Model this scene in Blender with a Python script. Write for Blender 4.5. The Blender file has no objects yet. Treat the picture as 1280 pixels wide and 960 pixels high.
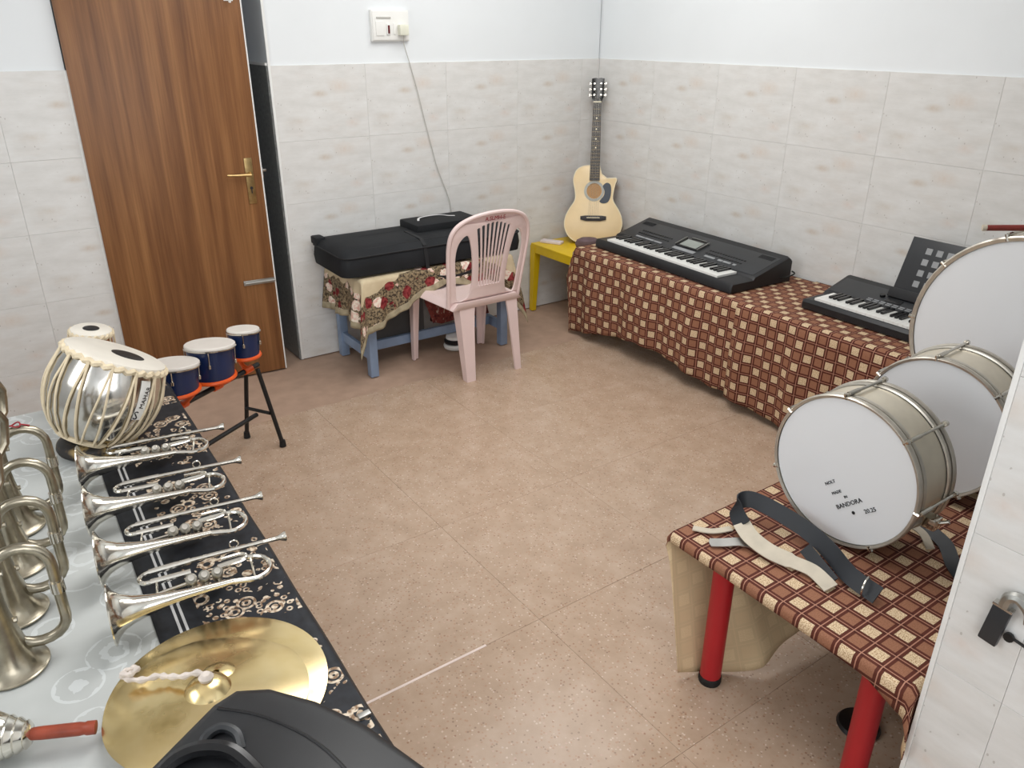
import bpy, bmesh, math, random
from mathutils import Vector, Matrix, Euler
random.seed(7)
PI = math.pi
rad = math.radians
SC = bpy.context.scene
COL = SC.collection

# ------------------------------------------------------------------ camera
CAM = (-3.4103, -3.9335, 1.6617)
YAW, PITCH, ROLL, FPX = 0.6128135, 0.4247210, 0.0033935, 981.294
def make_camera():
    f = Vector((math.sin(YAW)*math.cos(PITCH), math.cos(YAW)*math.cos(PITCH), -math.sin(PITCH)))
    r = Vector((math.cos(YAW), -math.sin(YAW), 0)); u = r.cross(f)
    r2 = r*math.cos(ROLL) + u*math.sin(ROLL); u2 = -r*math.sin(ROLL) + u*math.cos(ROLL)
    cd = bpy.data.cameras.new('camera'); cd.sensor_width = 36; cd.lens = 36*FPX/1280
    cd.clip_start = .02
    co = bpy.data.objects.new('camera', cd); COL.objects.link(co)
    m = Matrix((r2, u2, -f)).transposed().to_4x4(); m.translation = Vector(CAM)
    co.matrix_world = m
    SC.camera = co
make_camera()

# ------------------------------------------------------------------ light
w = bpy.data.worlds.new('world'); SC.world = w; w.use_nodes = True
w.node_tree.nodes['Background'].inputs[0].default_value = (.8, .88, 1, 1)
w.node_tree.nodes['Background'].inputs[1].default_value = .3
def area_light(name, loc, rot, sx, sy, power, col):
    l = bpy.data.lights.new(name, 'AREA'); l.shape = 'RECTANGLE'; l.size = sx; l.size_y = sy
    l.energy = power; l.color = col
    o = bpy.data.objects.new(name, l); COL.objects.link(o); o.location = loc; o.rotation_euler = rot
    return o
# daylight through the wide opening in the wall behind the camera, and two ceiling tubes
area_light('window_daylight', (-3.55, -5.45, 1.75), (rad(90), 0, 0), 2.2, 1.5, 28, (.97, .985, 1))
area_light('left_fill_light', (-4.70, -2.3, 1.85), (rad(90), 0, rad(-90)), 1.3, 1.1, 19, (.97, .985, 1))  # added fill lamp at the left, brightens drum heads and left side
area_light('tube_light_near', (-2.1, -2.1, 2.70), (0, 0, rad(20)), 1.6, .8, 21, (1, .992, .975))
area_light('tube_light_far', (-1.2, -1.1, 2.70), (0, 0, rad(20)), 1.4, .8, 15, (1, .992, .975))
vs = SC.view_settings
vs.view_transform = 'Standard'; vs.look = 'None'; vs.gamma = 1; vs.use_curve_mapping = False
vs.exposure = 0.34

# ------------------------------------------------------------------ materials
MATS = {}
class NB:
    def __init__(s, name):
        s.m = bpy.data.materials.new(name); s.m.use_nodes = True
        s.t = s.m.node_tree; s.b = s.t.nodes['Principled BSDF']; s.L = s.t.links
        MATS[name] = s.m
    def n(s, typ, **kw):
        x = s.t.nodes.new(typ)
        for k, v in kw.items(): setattr(x, k, v)
        return x
    def inp(s, node, i, v):
        if v is None: return
        if hasattr(v, 'is_linked') or isinstance(v, bpy.types.NodeSocket): s.L.new(v, node.inputs[i])
        else: node.inputs[i].default_value = v
    def math(s, op, a, b=None, c=None, clamp=False):
        x = s.n('ShaderNodeMath', operation=op); x.use_clamp = clamp
        s.inp(x, 0, a); s.inp(x, 1, b); s.inp(x, 2, c); return x.outputs[0]
    def mix(s, f, a, b, mode='MIX'):
        x = s.n('ShaderNodeMix', data_type='RGBA', blend_type=mode)
        s.inp(x, 0, f)
        for i, v in ((6, a), (7, b)):
            if isinstance(v, tuple): v = (*v[:3], 1)
            s.inp(x, i, v)
        return x.outputs[2]
    def coord(s, kind='Object', scale=None, loc=None):
        c = s.n('ShaderNodeTexCoord').outputs[kind]
        if scale or loc:
            mp = s.n('ShaderNodeMapping'); s.L.new(c, mp.inputs[0])
            if scale: mp.inputs['Scale'].default_value = scale
            if loc: mp.inputs['Location'].default_value = loc
            c = mp.outputs[0]
        return c
    def noise(s, vec, scale, detail=3, rough=.5):
        x = s.n('ShaderNodeTexNoise'); s.L.new(vec, x.inputs['Vector'])
        x.inputs['Scale'].default_value = scale; x.inputs['Detail'].default_value = detail
        x.inputs['Roughness'].default_value = rough
        return x.outputs['Fac']
    def voro(s, vec, scale, feature='F1', out='Distance'):
        x = s.n('ShaderNodeTexVoronoi', feature=feature); s.L.new(vec, x.inputs['Vector'])
        x.inputs['Scale'].default_value = scale
        return x.outputs[out]
    def ramp(s, f, stops, interp='LINEAR'):
        x = s.n('ShaderNodeValToRGB'); s.L.new(f, x.inputs[0]); r = x.color_ramp; r.interpolation = interp
        while len(r.elements) > 1: r.elements.remove(r.elements[-1])
        r.elements[0].position = stops[0][0]; r.elements[0].color = (*stops[0][1], 1)
        for p, c in stops[1:]:
            e = r.elements.new(p); e.color = (*c, 1)
        return x.outputs[0]
    def color(s, v):
        if isinstance(v, tuple): v = (*v[:3], 1)
        s.inp(s.b, 'Base Color', v)
    def set(s, **kw):
        nm = dict(rough='Roughness', metal='Metallic', spec='Specular IOR Level', sheen='Sheen Weight', coat='Coat Weight')
        for k, v in kw.items(): s.inp(s.b, nm[k], v)
    def bump(s, h, strength=.3, dist=.01):
        x = s.n('ShaderNodeBump'); s.L.new(h, x.inputs['Height'])
        x.inputs['Strength'].default_value = strength; x.inputs['Distance'].default_value = dist
        s.L.new(x.outputs[0], s.b.inputs['Normal'])

def srgb(r, g, b):
    f = lambda c: (c/255/12.92) if c/255 <= .04045 else ((c/255+.055)/1.055)**2.4
    return (f(r), f(g), f(b))
def simple(name, col, rough=.5, metal=0, var=.06, nscale=14, spec=.5, bump=0):
    k = NB(name); c = k.coord('Object')
    f = k.noise(c, nscale, 3)
    dk = tuple(max(0, x*(1-var*1.6)) for x in col); lt = tuple(min(1, x*(1+var)) for x in col)
    k.color(k.ramp(f, [(.3, dk), (.7, lt)]))
    k.set(rough=rough, metal=metal, spec=spec)
    if bump: k.bump(k.noise(c, nscale*6, 2), bump, .004)
    return k.m

def build_materials():
    simple('paint_white', srgb(232, 236, 238), .6, var=.012, nscale=3)
    simple('trim_white', srgb(235, 235, 232), .4, var=.02)
    simple('ceiling_white', (.82, .82, .82), .7, var=.01)
    simple('granite_dark', srgb(128, 130, 128), .35, var=.2, nscale=60)
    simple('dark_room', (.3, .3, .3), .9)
    # ---- wall tile, the same print on each tile (object coordinates)
    k = NB('wall_tile'); c = k.coord('Object')
    n1 = k.noise(k.coord('Object', scale=(1, 1, 3.2)), 7, 5, .6)
    base = k.ramp(n1, [(.25, srgb(211, 210, 206)), (.5, srgb(222, 221, 218)), (.75, srgb(230, 230, 228))])
    n2 = k.noise(k.coord('Object', scale=(1, 1, 2.5), loc=(3, 1, 2)), 5, 3, .5)
    pk = k.ramp(n2, [(.52, (0, 0, 0)), (.75, (1, 1, 1))])
    base = k.mix(k.math('MULTIPLY', pk, .26), base, srgb(210, 197, 184))
    sx = k.n('ShaderNodeSeparateXYZ'); k.L.new(c, sx.inputs[0])
    def blob(px, pz, rx, rz):
        dx = k.math('DIVIDE', k.math('SUBTRACT', sx.outputs[0], px), rx)
        dz = k.math('DIVIDE', k.math('SUBTRACT', sx.outputs[2], pz), rz)
        d = k.math('SQRT', k.math('ADD', k.math('MULTIPLY', dx, dx), k.math('MULTIPLY', dz, dz)))
        return k.math('SUBTRACT', 1, d, clamp=True)
    nz = k.noise(c, 60, 3, .6)
    for (px, pz, rx, rz, cc, st) in ((-.015, .065, .05, .022, srgb(192, 166, 136), .42), (.09, .10, .07, .04, srgb(205, 182, 160), .35),
                                     (-.14, -.06, .08, .03, srgb(200, 188, 172), .35), (.15, -.08, .05, .03, srgb(212, 190, 175), .35)):
        f = k.math('MULTIPLY', blob(px, pz, rx, rz), k.math('MULTIPLY', nz, st*1.9), clamp=True)
        base = k.mix(f, base, cc)
    vn = k.voro(k.coord('Object', scale=(1.6, 1, 1)), 34)
    sel = k.noise(c, 13, 1)
    spk = k.math('MULTIPLY', k.math('LESS_THAN', vn, .12), k.math('GREATER_THAN', sel, .55))
    base = k.mix(k.math('MULTIPLY', spk, .45), base, srgb(150, 140, 130))
    k.color(base); k.set(rough=.32, spec=.4)
    # ---- floor tile, speckled pink beige stone
    k = NB('floor_tile'); c = k.coord('Object')
    oi = k.n('ShaderNodeObjectInfo')
    ad = k.n('ShaderNodeVectorMath', operation='ADD'); k.L.new(c, ad.inputs[0]); k.L.new(oi.outputs['Location'], ad.inputs[1])
    v = ad.outputs[0]
    n1 = k.noise(v, 9, 5, .65)
    base = k.ramp(n1, [(.25, srgb(173, 148, 126)), (.5, srgb(185, 160, 138)), (.75, srgb(195, 172, 152))])
    vv = k.voro(v, 120, out='Color')
    sp = k.n('ShaderNodeSeparateColor'); k.L.new(vv, sp.inputs[0])
    vd = k.voro(v, 120)
    near = k.math('LESS_THAN', vd, .36)
    dk = k.math('MULTIPLY', near, k.math('GREATER_THAN', sp.outputs[0], .86))
    lt = k.math('MULTIPLY', near, k.math('LESS_THAN', sp.outputs[1], .14))
    rd = k.math('MULTIPLY', near, k.math('GREATER_THAN', sp.outputs[2], .86))
    base = k.mix(k.math('MULTIPLY', dk, .6), base, srgb(128, 100, 84))
    base = k.mix(k.math('MULTIPLY', lt, .55), base, srgb(226, 208, 192))
    base = k.mix(k.math('MULTIPLY', rd, .4), base, srgb(170, 122, 94))
    k.color(base)
    k.set(rough=.19, spec=.3)
    simple('grout', srgb(176, 148, 128), .8)
    simple('floor_grout_white', srgb(232, 214, 205), .6)
    # ---- door wood
    k = NB('door_wood'); c = k.coord('Object', scale=(9, 1, .35))
    n1 = k.noise(c, 2.2, 6, .62)
    n2 = k.noise(k.coord('Object', scale=(60, 1, 1.2)), 2, 4, .6)
    b1 = k.ramp(n1, [(.3, srgb(104, 66, 38)), (.5, srgb(136, 92, 56)), (.72, srgb(162, 115, 72))])
    b2 = k.ramp(n2, [(.35, (.62, .58, .55)), (.65, (1, 1, 1))])
    k.color(k.mix(.55, b1, b2, 'MULTIPLY')); k.set(rough=.38, spec=.4)
    simple('brass_old', srgb(176, 150, 104), .35, 1, .15, 40)
    simple('steel', (.62, .61, .58), .25, 1, .08, 30)
    simple('steel_satin', srgb(172, 172, 168), .4, 1, .06, 30)
    simple('plastic_white', srgb(238, 238, 234), .4, var=.01)
    simple('switch_red', srgb(92, 14, 22), .35)
    simple('socket_cream', srgb(232, 232, 214), .4)
    simple('cord_grey', srgb(190, 188, 182), .6)
    simple('chair_pink', srgb(235, 212, 208), .38, var=.025, nscale=6)
    simple('ink_red', srgb(150, 30, 42), .6)
    simple('ink_black', srgb(30, 30, 32), .6)
    simple('ink_white', srgb(225, 225, 225), .6)
    simple('wood_blue', srgb(140, 160, 188), .55, var=.1, nscale=9)
    simple('bag_black', srgb(30, 32, 35), .72, var=.15, nscale=8, spec=.3, bump=.15)
    simple('strap_black', srgb(22, 23, 26), .7, var=.1)
    simple('plastic_yellow', srgb(226, 190, 22), .4, var=.03)
    simple('pouch_brown', srgb(104, 84, 88), .6, var=.15, nscale=30)
    simple('eraser_pink', srgb(226, 214, 212), .7)
    simple('plastic_black', srgb(27, 28, 31), .45, var=.08)
    simple('plastic_black_gloss', srgb(18, 18, 20), .2, var=.05)
    simple('plastic_dark_grey', srgb(44, 46, 49), .4, var=.05)
    simple('key_white', srgb(240, 240, 236), .3, var=.01)
    simple('lcd_grey', srgb(150, 156, 150), .25)
    simple('print_grey', srgb(150, 152, 154), .6)
    simple('leg_red', srgb(172, 26, 34), .42, var=.05, nscale=5)
    simple('rubber_black', srgb(22, 22, 22), .7)
    simple('drum_head', srgb(228, 230, 232), .5, var=.012, nscale=2.5)
    simple('drum_shell', srgb(216, 207, 188), .32, .5, .08, 10)
    simple('chrome', srgb(205, 200, 190), .16, 1, .08, 24)
    simple('hoop_metal', srgb(206, 200, 188), .32, .75, .1, 24)
    simple('chrome_aged', srgb(172, 164, 146), .28, 1, .2, 26)
    simple('silver', srgb(226, 222, 212), .14, 1, .05, 20)
    simple('silver_dull', srgb(178, 174, 164), .34, 1, .15, 30)
    simple('copper_shell', srgb(205, 202, 196), .16, 1, .12, 9)
    simple('strap_leather', srgb(196, 186, 168), .75, var=.08, nscale=20)
    simple('strap_black_leather', srgb(26, 30, 36), .5, var=.1)
    simple('bongo_blue', srgb(22, 40, 80), .28, var=.06)
    simple('bongo_head', srgb(226, 220, 212), .5, var=.03)
    simple('clamp_orange', srgb(232, 92, 28), .4)
    simple('metal_black', srgb(20, 20, 21), .45)
    simple('lace_cream', srgb(222, 206, 176), .75, var=.08, nscale=40)
    simple('skin_white', srgb(226, 220, 208), .6, var=.03)
    simple('syahi_black', srgb(26, 24, 24), .55)
    simple('peg_wood', srgb(168, 112, 70), .5, var=.15)
    simple('rope_white', srgb(216, 205, 196), .85, var=.1, nscale=60)
    simple('handle_red_wood', srgb(146, 62, 38), .35, var=.16, nscale=25)
    simple('stick_red', srgb(130, 52, 46), .4, var=.1)
    simple('guitar_top', srgb(238, 212, 166), .32, var=.04, nscale=8)
    simple('guitar_side', srgb(150, 104, 62), .35, var=.1)
    simple('binding_cream', srgb(240, 228, 196), .4)
    simple('rosette_grey', srgb(176, 176, 168), .4)
    simple('soundhole_wood', srgb(186, 142, 92), .6)
    simple('pickguard', srgb(62, 70, 80), .25)
    simple('fretboard', srgb(40, 34, 34), .45)
    simple('bag_inner', srgb(70, 70, 70), .7)
    k = NB('cloth_red'); c = k.coord('Object')
    n = k.noise(c, 34, 3, .6)
    k.color(k.ramp(n, [(.36, srgb(86, 30, 30)), (.5, srgb(142, 66, 56)), (.58, srgb(120, 48, 44)), (.66, srgb(206, 180, 160))])); k.set(rough=.85)
    # ---- brass cymbal
    k = NB('brass_cymbal'); c = k.coord('Object')
    n = k.noise(c, 7, 4, .6)
    st = k.ramp(k.noise(k.coord('Object', loc=(5, 2, 1)), 4.5, 4, .65), [(.56, (0, 0, 0)), (.68, (1, 1, 1))])
    base = k.ramp(n, [(.3, srgb(222, 196, 136)), (.7, srgb(240, 220, 170))])
    k.color(k.mix(k.math('MULTIPLY', st, .6), base, srgb(140, 118, 66)))
    k.set(metal=1, rough=k.math('ADD', k.math('MULTIPLY', st, .14), .22))
    # ---- checked cloth (uv in metres)
    def checked(name, inner=False):
        k = NB(name); uv = k.n('ShaderNodeUVMap'); s = k.n('ShaderNodeSeparateXYZ'); k.L.new(uv.outputs[0], s.inputs[0])
        P = .05
        def ax(i):
            q = k.math('DIVIDE', s.outputs[i], P)
            return q, k.math('FRACT', q), k.math('FLOOR', q)
        qu, fu, iu = ax(0); qv, fv, iv = ax(1)
        sq = k.math('MULTIPLY', k.math('LESS_THAN', fu, .66), k.math('LESS_THAN', fv, .66))
        par = k.math('FLOORED_MODULO', k.math('ADD', iu, iv), 2)
        fine = k.noise(uv.outputs[0], 320, 2, .7)
        cream = k.ramp(fine, [(.40, srgb(170, 136, 102)), (.56, srgb(224, 202, 168))])
        brown = k.ramp(fine, [(.3, srgb(132, 88, 66)), (.7, srgb(158, 111, 86))])
        squares = k.mix(par, cream, brown)
        band = k.mix(k.math('MULTIPLY', k.math('GREATER_THAN', fu, .66), k.math('GREATER_THAN', fv, .66)), srgb(88, 44, 33), srgb(74, 34, 26))
        def line(f): return k.math('LESS_THAN', k.math('ABSOLUTE', k.math('SUBTRACT', f, .83)), .026)
        ln = k.math('MAXIMUM', line(fu), line(fv))
        band = k.mix(k.math('MULTIPLY', ln, .7), band, srgb(198, 146, 122))
        c = k.mix(sq, band, squares)
        if inner: c = k.mix(.86, c, srgb(222, 198, 158))
        k.color(c); k.set(rough=.8 if not inner else .9, spec=.25)
    checked('cloth_checked'); checked('cloth_checked_inner', True)
    # ---- floral cloth
    k = NB('cloth_floral'); uv = k.n('ShaderNodeUVMap').outputs[0]
    uv2 = k.n('ShaderNodeUVMap'); uv2.uv_map = 'Edge'
    e = k.n('ShaderNodeSeparateXYZ'); k.L.new(uv2.outputs[0], e.inputs[0]); d = e.outputs[0]   # distance from hem, metres
    base = k.ramp(k.noise(uv, 12, 3), [(.3, srgb(196, 178, 146)), (.7, srgb(216, 200, 168))])
    vd = k.voro(uv, 15); vcx = k.n('ShaderNodeSeparateColor'); k.L.new(k.voro(uv, 15, out='Color'), vcx.inputs[0])
    petals = k.noise(uv, 60, 2)
    flower = k.math('LESS_THAN', k.math('ADD', vd, k.math('MULTIPLY', petals, .45)), .66)
    fcol = k.mix(k.math('GREATER_THAN', vcx.outputs[0], .58), k.ramp(petals, [(.35, srgb(96, 24, 30)), (.6, srgb(150, 62, 62))]), k.ramp(petals, [(.35, srgb(222, 176, 160)), (.55, srgb(240, 228, 212))]))
    ground = k.ramp(k.noise(uv, 75, 3, .7), [(.42, srgb(62, 52, 44)), (.56, srgb(150, 132, 104))])
    bandc = k.mix(flower, ground, fcol)
    inb = k.math('MULTIPLY', k.math('GREATER_THAN', d, .035), k.math('LESS_THAN', k.math('ADD', d, k.math('MULTIPLY', k.noise(uv, 14, 1), .06)), .215))
    hem = k.ramp(k.noise(uv, 30, 2), [(.3, srgb(150, 140, 116)), (.7, srgb(186, 174, 146))])
    c = k.mix(k.math('LESS_THAN', d, .036), base, hem)
    c = k.mix(inb, c, bandc)
    dots = k.math('MULTIPLY', k.math('LESS_THAN', k.voro(uv, 13), .13), k.math('GREATER_THAN', d, .25))
    c = k.mix(dots, c, srgb(40, 30, 30))
    k.color(c); k.set(rough=.8, spec=.2)
    simple('cloth_floral_back', srgb(120, 108, 92), .9, var=.15, nscale=30)
    # ---- grey damask satin
    k = NB('cloth_damask'); uv = k.n('ShaderNodeUVMap').outputs[0]
    v = k.voro(uv, 9); n = k.noise(uv, 30, 3, .6)
    q = k.math('ABSOLUTE', k.math('SUBTRACT', k.math('FRACT', k.math('ADD', k.math('MULTIPLY', v, 4), n)), .5))
    pat = k.math('MULTIPLY', k.math('LESS_THAN', q, .16), k.math('LESS_THAN', v, .5))
    base = k.ramp(k.noise(uv, 5, 3), [(.3, srgb(176, 179, 177)), (.7, srgb(194, 197, 195))])
    k.color(k.mix(k.math('MULTIPLY', pat, .6), base, srgb(212, 216, 216)))
    k.set(rough=k.math('SUBTRACT', .55, k.math('MULTIPLY', pat, .15)), spec=.4)
    k.bump(k.noise(uv, 9, 2), .25, .02)
    # ---- black runner with embroidered scrolls
    k = NB('cloth_runner'); uv = k.n('ShaderNodeUVMap'); s = k.n('ShaderNodeSeparateXYZ'); k.L.new(uv.outputs[0], s.inputs[0])
    u, vv = s.outputs[0], s.outputs[1]      # u = metres from the inner edge
    vd = k.voro(uv.outputs[0], 19); vn = k.voro(uv.outputs[0], 52)
    r1 = k.math('LESS_THAN', k.math('ABSOLUTE', k.math('SUBTRACT', vd, .36)), .06)
    r2 = k.math('LESS_THAN', k.math('ABSOLUTE', k.math('SUBTRACT', vd, .17)), .05)
    dt = k.math('MULTIPLY', k.math('LESS_THAN', k.math('ABSOLUTE', k.math('SUBTRACT', vn, .3)), .1), k.math('GREATER_THAN', k.noise(uv.outputs[0], 16, 1), .47))
    pat = k.math('MAXIMUM', k.math('MAXIMUM', r1, r2), dt)
    zone = k.math('MULTIPLY', k.math('GREATER_THAN', u, .09), k.math('LESS_THAN', u, .285))
    blk = k.math('GREATER_THAN', k.math('ADD', k.math('SINE', k.math('MULTIPLY', vv, 15.0)), k.math('MULTIPLY', k.noise(uv.outputs[0], 7, 1), 1.6)), .1)
    pat = k.math('MULTIPLY', k.math('MULTIPLY', pat, zone), blk)
    gold = k.ramp(k.noise(uv.outputs[0], 90, 1), [(.4, srgb(140, 112, 86)), (.6, srgb(224, 208, 186))])
    def stripe(c0): return k.math('LESS_THAN', k.math('ABSOLUTE', k.math('SUBTRACT', u, c0)), .0028)
    st = k.math('MAXIMUM', stripe(.045), stripe(.058))
    base = k.ramp(k.noise(uv.outputs[0], 40, 2), [(.3, srgb(18, 20, 25)), (.7, srgb(34, 37, 44))])
    c = k.mix(pat, base, gold); c = k.mix(st, c, srgb(206, 206, 206))
    k.color(c); k.set(rough=.55, spec=.4)
    # ---- black and gold cushion ring
    k = NB('cushion_ring'); c = k.coord('Object')
    v = k.voro(c, 75); base = k.ramp(k.noise(c, 9, 2), [(.45, srgb(30, 26, 24)), (.55, srgb(176, 148, 92))])
    k.color(k.mix(k.math('LESS_THAN', v, .28), base, srgb(60, 46, 30))); k.set(rough=.6)
build_materials()

# ------------------------------------------------------------------ mesh helpers
class MB:
    def __init__(s): s.v = []; s.f = []; s.uv = None
    def add(s, verts, faces, M=None):
        o = len(s.v)
        for p in verts:
            p = Vector(p)
            s.v.append(tuple(M @ p) if M else tuple(p))
        s.f += [tuple(i+o for i in f) for f in faces]
        return s
    def box(s, lo, hi, M=None, ch=0):
        x0, y0, z0 = lo; x1, y1, z1 = hi
        if ch <= 0:
            v = [(x0,y0,z0),(x1,y0,z0),(x1,y1,z0),(x0,y1,z0),(x0,y0,z1),(x1,y0,z1),(x1,y1,z1),(x0,y1,z1)]
            f = [(0,3,2,1),(4,5,6,7),(0,1,5,4),(1,2,6,5),(2,3,7,6),(3,0,4,7)]
            return s.add(v, f, M)
        bm = bmesh.new(); bmesh.ops.create_cube(bm, size=1)
        bmesh.ops.transform(bm, matrix=Matrix.Translation(((x0+x1)/2,(y0+y1)/2,(z0+z1)/2)) @ Matrix.Diagonal((x1-x0,y1-y0,z1-z0,1)), verts=bm.verts)
        bmesh.ops.bevel(bm, geom=bm.edges[:]+bm.verts[:], offset=ch, segments=2, affect='EDGES', profile=.6)
        bm.verts.index_update()
        s.add([v.co for v in bm.verts], [[v.index for v in f.verts] for f in bm.faces], M); bm.free(); return s
    def lathe(s, prof, seg=24, M=None, closed=False):
        """prof: (r, z) list"""
        v = []; f = []; n = len(prof); idx = []
        for r, z in prof:
            if r < 1e-6: idx.append([len(v)]); v.append((0, 0, z))
            else:
                idx.append(list(range(len(v), len(v)+seg)))
                v += [(r*math.cos(2*PI*i/seg), r*math.sin(2*PI*i/seg), z) for i in range(seg)]
        rng = range(n if closed else n-1)
        for k in rng:
            a, b = idx[k], idx[(k+1) % n]
            for i in range(seg):
                j = (i+1) % seg
                if len(a) == 1 and len(b) == 1: continue
                if len(a) == 1: f.append((a[0], b[j], b[i]))
                elif len(b) == 1: f.append((a[i], a[j], b[0]))
                else: f.append((a[i], a[j], b[j], b[i]))
        return s.add(v, f, M)
    def tube(s, pts, r, seg=8, M=None, cyc=False, cap=True):
        pts = [Vector(p) for p in pts]; n = len(pts)
        rs = r if isinstance(r, (list, tuple)) else [r]*n
        tang = []
        for i in range(n):
            a = pts[(i-1) % n] if (cyc or i > 0) else pts[i]
            b = pts[(i+1) % n] if (cyc or i < n-1) else pts[i]
            t = (b-a); tang.append(t.normalized() if t.length > 1e-9 else Vector((0, 0, 1)))
        ref = Vector((0, 0, 1)) if abs(tang[0].z) < .9 else Vector((1, 0, 0))
        nrm = (ref - tang[0]*ref.dot(tang[0])).normalized()
        v = []; f = []
        for i in range(n):
            if i > 0:
                nrm = nrm - tang[i]*nrm.dot(tang[i])
                nrm = nrm.normalized() if nrm.length > 1e-6 else tang[i].orthogonal().normalized()
            bi = tang[i].cross(nrm)
            for k in range(seg):
                a = 2*PI*k/seg
                v.append(pts[i] + (nrm*math.cos(a) + bi*math.sin(a))*rs[i])
        m = n if cyc else n-1
        for i in range(m):
            a = i*seg; b = ((i+1) % n)*seg
            for k in range(seg):
                j = (k+1) % seg
                f.append((a+k, a+j, b+j, b+k))
        if cap and not cyc:
            f.append(tuple(range(seg-1, -1, -1))); f.append(tuple((n-1)*seg+k for k in range(seg)))
        return s.add(v, f, M)
    def band(s, pts, widths, thick, wdir=None, M=None):
        """flat strap through pts; width along wdir (vector or list)"""
        pts = [Vector(p) for p in pts]; n = len(pts); v = []; f = []
        ws = widths if isinstance(widths, (list, tuple)) else [widths]*n
        for i, p in enumerate(pts):
            t = (pts[min(i+1, n-1)] - pts[max(i-1, 0)]).normalized()
            wd = Vector(wdir[i] if isinstance(wdir, list) else wdir)
            wd = (wd - t*wd.dot(t)).normalized(); nn = t.cross(wd)
            a = wd*ws[i]/2; b = nn*thick/2
            v += [p-a-b, p+a-b, p+a+b, p-a+b]
        for i in range(n-1):
            o = i*4
            for k in range(4):
                j = (k+1) % 4
                f.append((o+k, o+j, o+4+j, o+4+k))
        f.append((3, 2, 1, 0)); o = (n-1)*4; f.append((o, o+1, o+2, o+3))
        return s.add(v, f, M)
    def obj(s, name, mat, parent=None, smooth=35, recalc=True):
        me = bpy.data.meshes.new(name); me.from_pydata([tuple(p) for p in s.v], [], s.f)
        if recalc:
            bm = bmesh.new(); bm.from_mesh(me); bmesh.ops.recalc_face_normals(bm, faces=bm.faces); bm.to_mesh(me); bm.free()
        return link(name, me, mat, parent, smooth)
def link(name, me, mat, parent=None, smooth=35):
    me.materials.clear()
    for m in (mat if isinstance(mat, (list, tuple)) else [mat]): me.materials.append(MATS[m])
    if smooth:
        me.polygons.foreach_set('use_smooth', [True]*len(me.polygons))
        me.set_sharp_from_angle(angle=rad(smooth))
    o = bpy.data.objects.new(name, me); COL.objects.link(o)
    if parent: o.parent = parent
    return o
def shape2d(name, outlines, depth, mat, parent=None, bevel=0, M=None, smooth=35, warp=None, res=2):
    """2-D outlines (first outer, others holes) in XY -> extruded +-depth/2 along Z, transformed by M"""
    cu = bpy.data.curves.new(name, 'CURVE'); cu.dimensions = '2D'; cu.fill_mode = 'BOTH'
    cu.extrude = max(0, depth/2-bevel); cu.bevel_depth = bevel; cu.bevel_resolution = 1
    for ol in outlines:
        sp = cu.splines.new('POLY'); sp.points.add(len(ol)-1); sp.use_cyclic_u = True
        for p, q in zip(sp.points, ol): p.co = (q[0], q[1], 0, 1)
    t = bpy.data.objects.new('tmp', cu); COL.objects.link(t)
    dg = bpy.context.evaluated_depsgraph_get(); me = bpy.data.meshes.new_from_object(t.evaluated_get(dg))
    bpy.data.objects.remove(t); bpy.data.curves.remove(cu)
    if warp:
        for v in me.vertices: v.co = warp(v.co)
    if M: me.transform(M)
    bm = bmesh.new(); bm.from_mesh(me); bmesh.ops.remove_doubles(bm, verts=bm.verts, dist=1e-5)
    bmesh.ops.recalc_face_normals(bm, faces=bm.faces); bm.to_mesh(me); bm.free()
    return link(name, me, mat, parent, smooth)
def lettering(text, size, mat, parent, M, name='lettering', depth=.0006, align='CENTER'):
    cu = bpy.data.curves.new(name, 'FONT'); cu.body = text; cu.size = size; cu.extrude = depth; cu.align_x = align; cu.align_y = 'CENTER'; cu.resolution_u = 2
    t = bpy.data.objects.new('tmp', cu); COL.objects.link(t)
    dg = bpy.context.evaluated_depsgraph_get(); me = bpy.data.meshes.new_from_object(t.evaluated_get(dg))
    bpy.data.objects.remove(t); bpy.data.curves.remove(cu)
    me.transform(M)
    return link(name, me, mat, parent, 0)
def tag(o, label, cat, group=None):
    o['label'] = label; o['category'] = cat
    if group: o['group'] = group
    return o
def struct(o): o['kind'] = 'structure'; return o
def stuff(o): o['kind'] = 'stuff'; return o
def thing(name, label, cat, loc=(0, 0, 0), rot=(0, 0, 0), group=None):
    o = bpy.data.objects.new(name, None); COL.objects.link(o); o.location = loc; o.rotation_euler = rot
    o.empty_display_size = .05
    return tag(o, label, cat, group)
def copy_part(src, parent, name=None):
    c = src.copy(); COL.objects.link(c); c.parent = parent
    for ch in list(src.children): copy_part(ch, c)
    return c
def T(x, y, z): return Matrix.Translation((x, y, z))
def RX(a): return Matrix.Rotation(a, 4, 'X')
def RY(a): return Matrix.Rotation(a, 4, 'Y')
def RZ(a): return Matrix.Rotation(a, 4, 'Z')
def align_z(d):
    return Vector((0, 0, 1)).rotation_difference(Vector(d).normalized()).to_matrix().to_4x4()
def arc(cx, cy, r, a0, a1, n, ry=None):
    ry = ry or r
    return [(cx+r*math.cos(rad(a0+(a1-a0)*i/n)), cy+ry*math.sin(rad(a0+(a1-a0)*i/n))) for i in range(n+1)]
def catmull(P, n=6, cyc=False):
    P = [Vector(p) for p in P]; out = []; m = len(P)
    for i in range(m if cyc else m-1):
        if cyc: p0, p1, p2, p3 = P[i-1], P[i], P[(i+1) % m], P[(i+2) % m]
        else: p0, p1, p2, p3 = P[max(i-1, 0)], P[i], P[i+1], P[min(i+2, m-1)]
        for k in range(n):
            t = k/n
            out.append(.5*((2*p1)+(-p0+p2)*t+(2*p0-5*p1+4*p2-p3)*t*t+(-p0+3*p1-3*p2+p3)*t**3))
    if not cyc: out.append(P[-1].copy())
    return out
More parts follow.
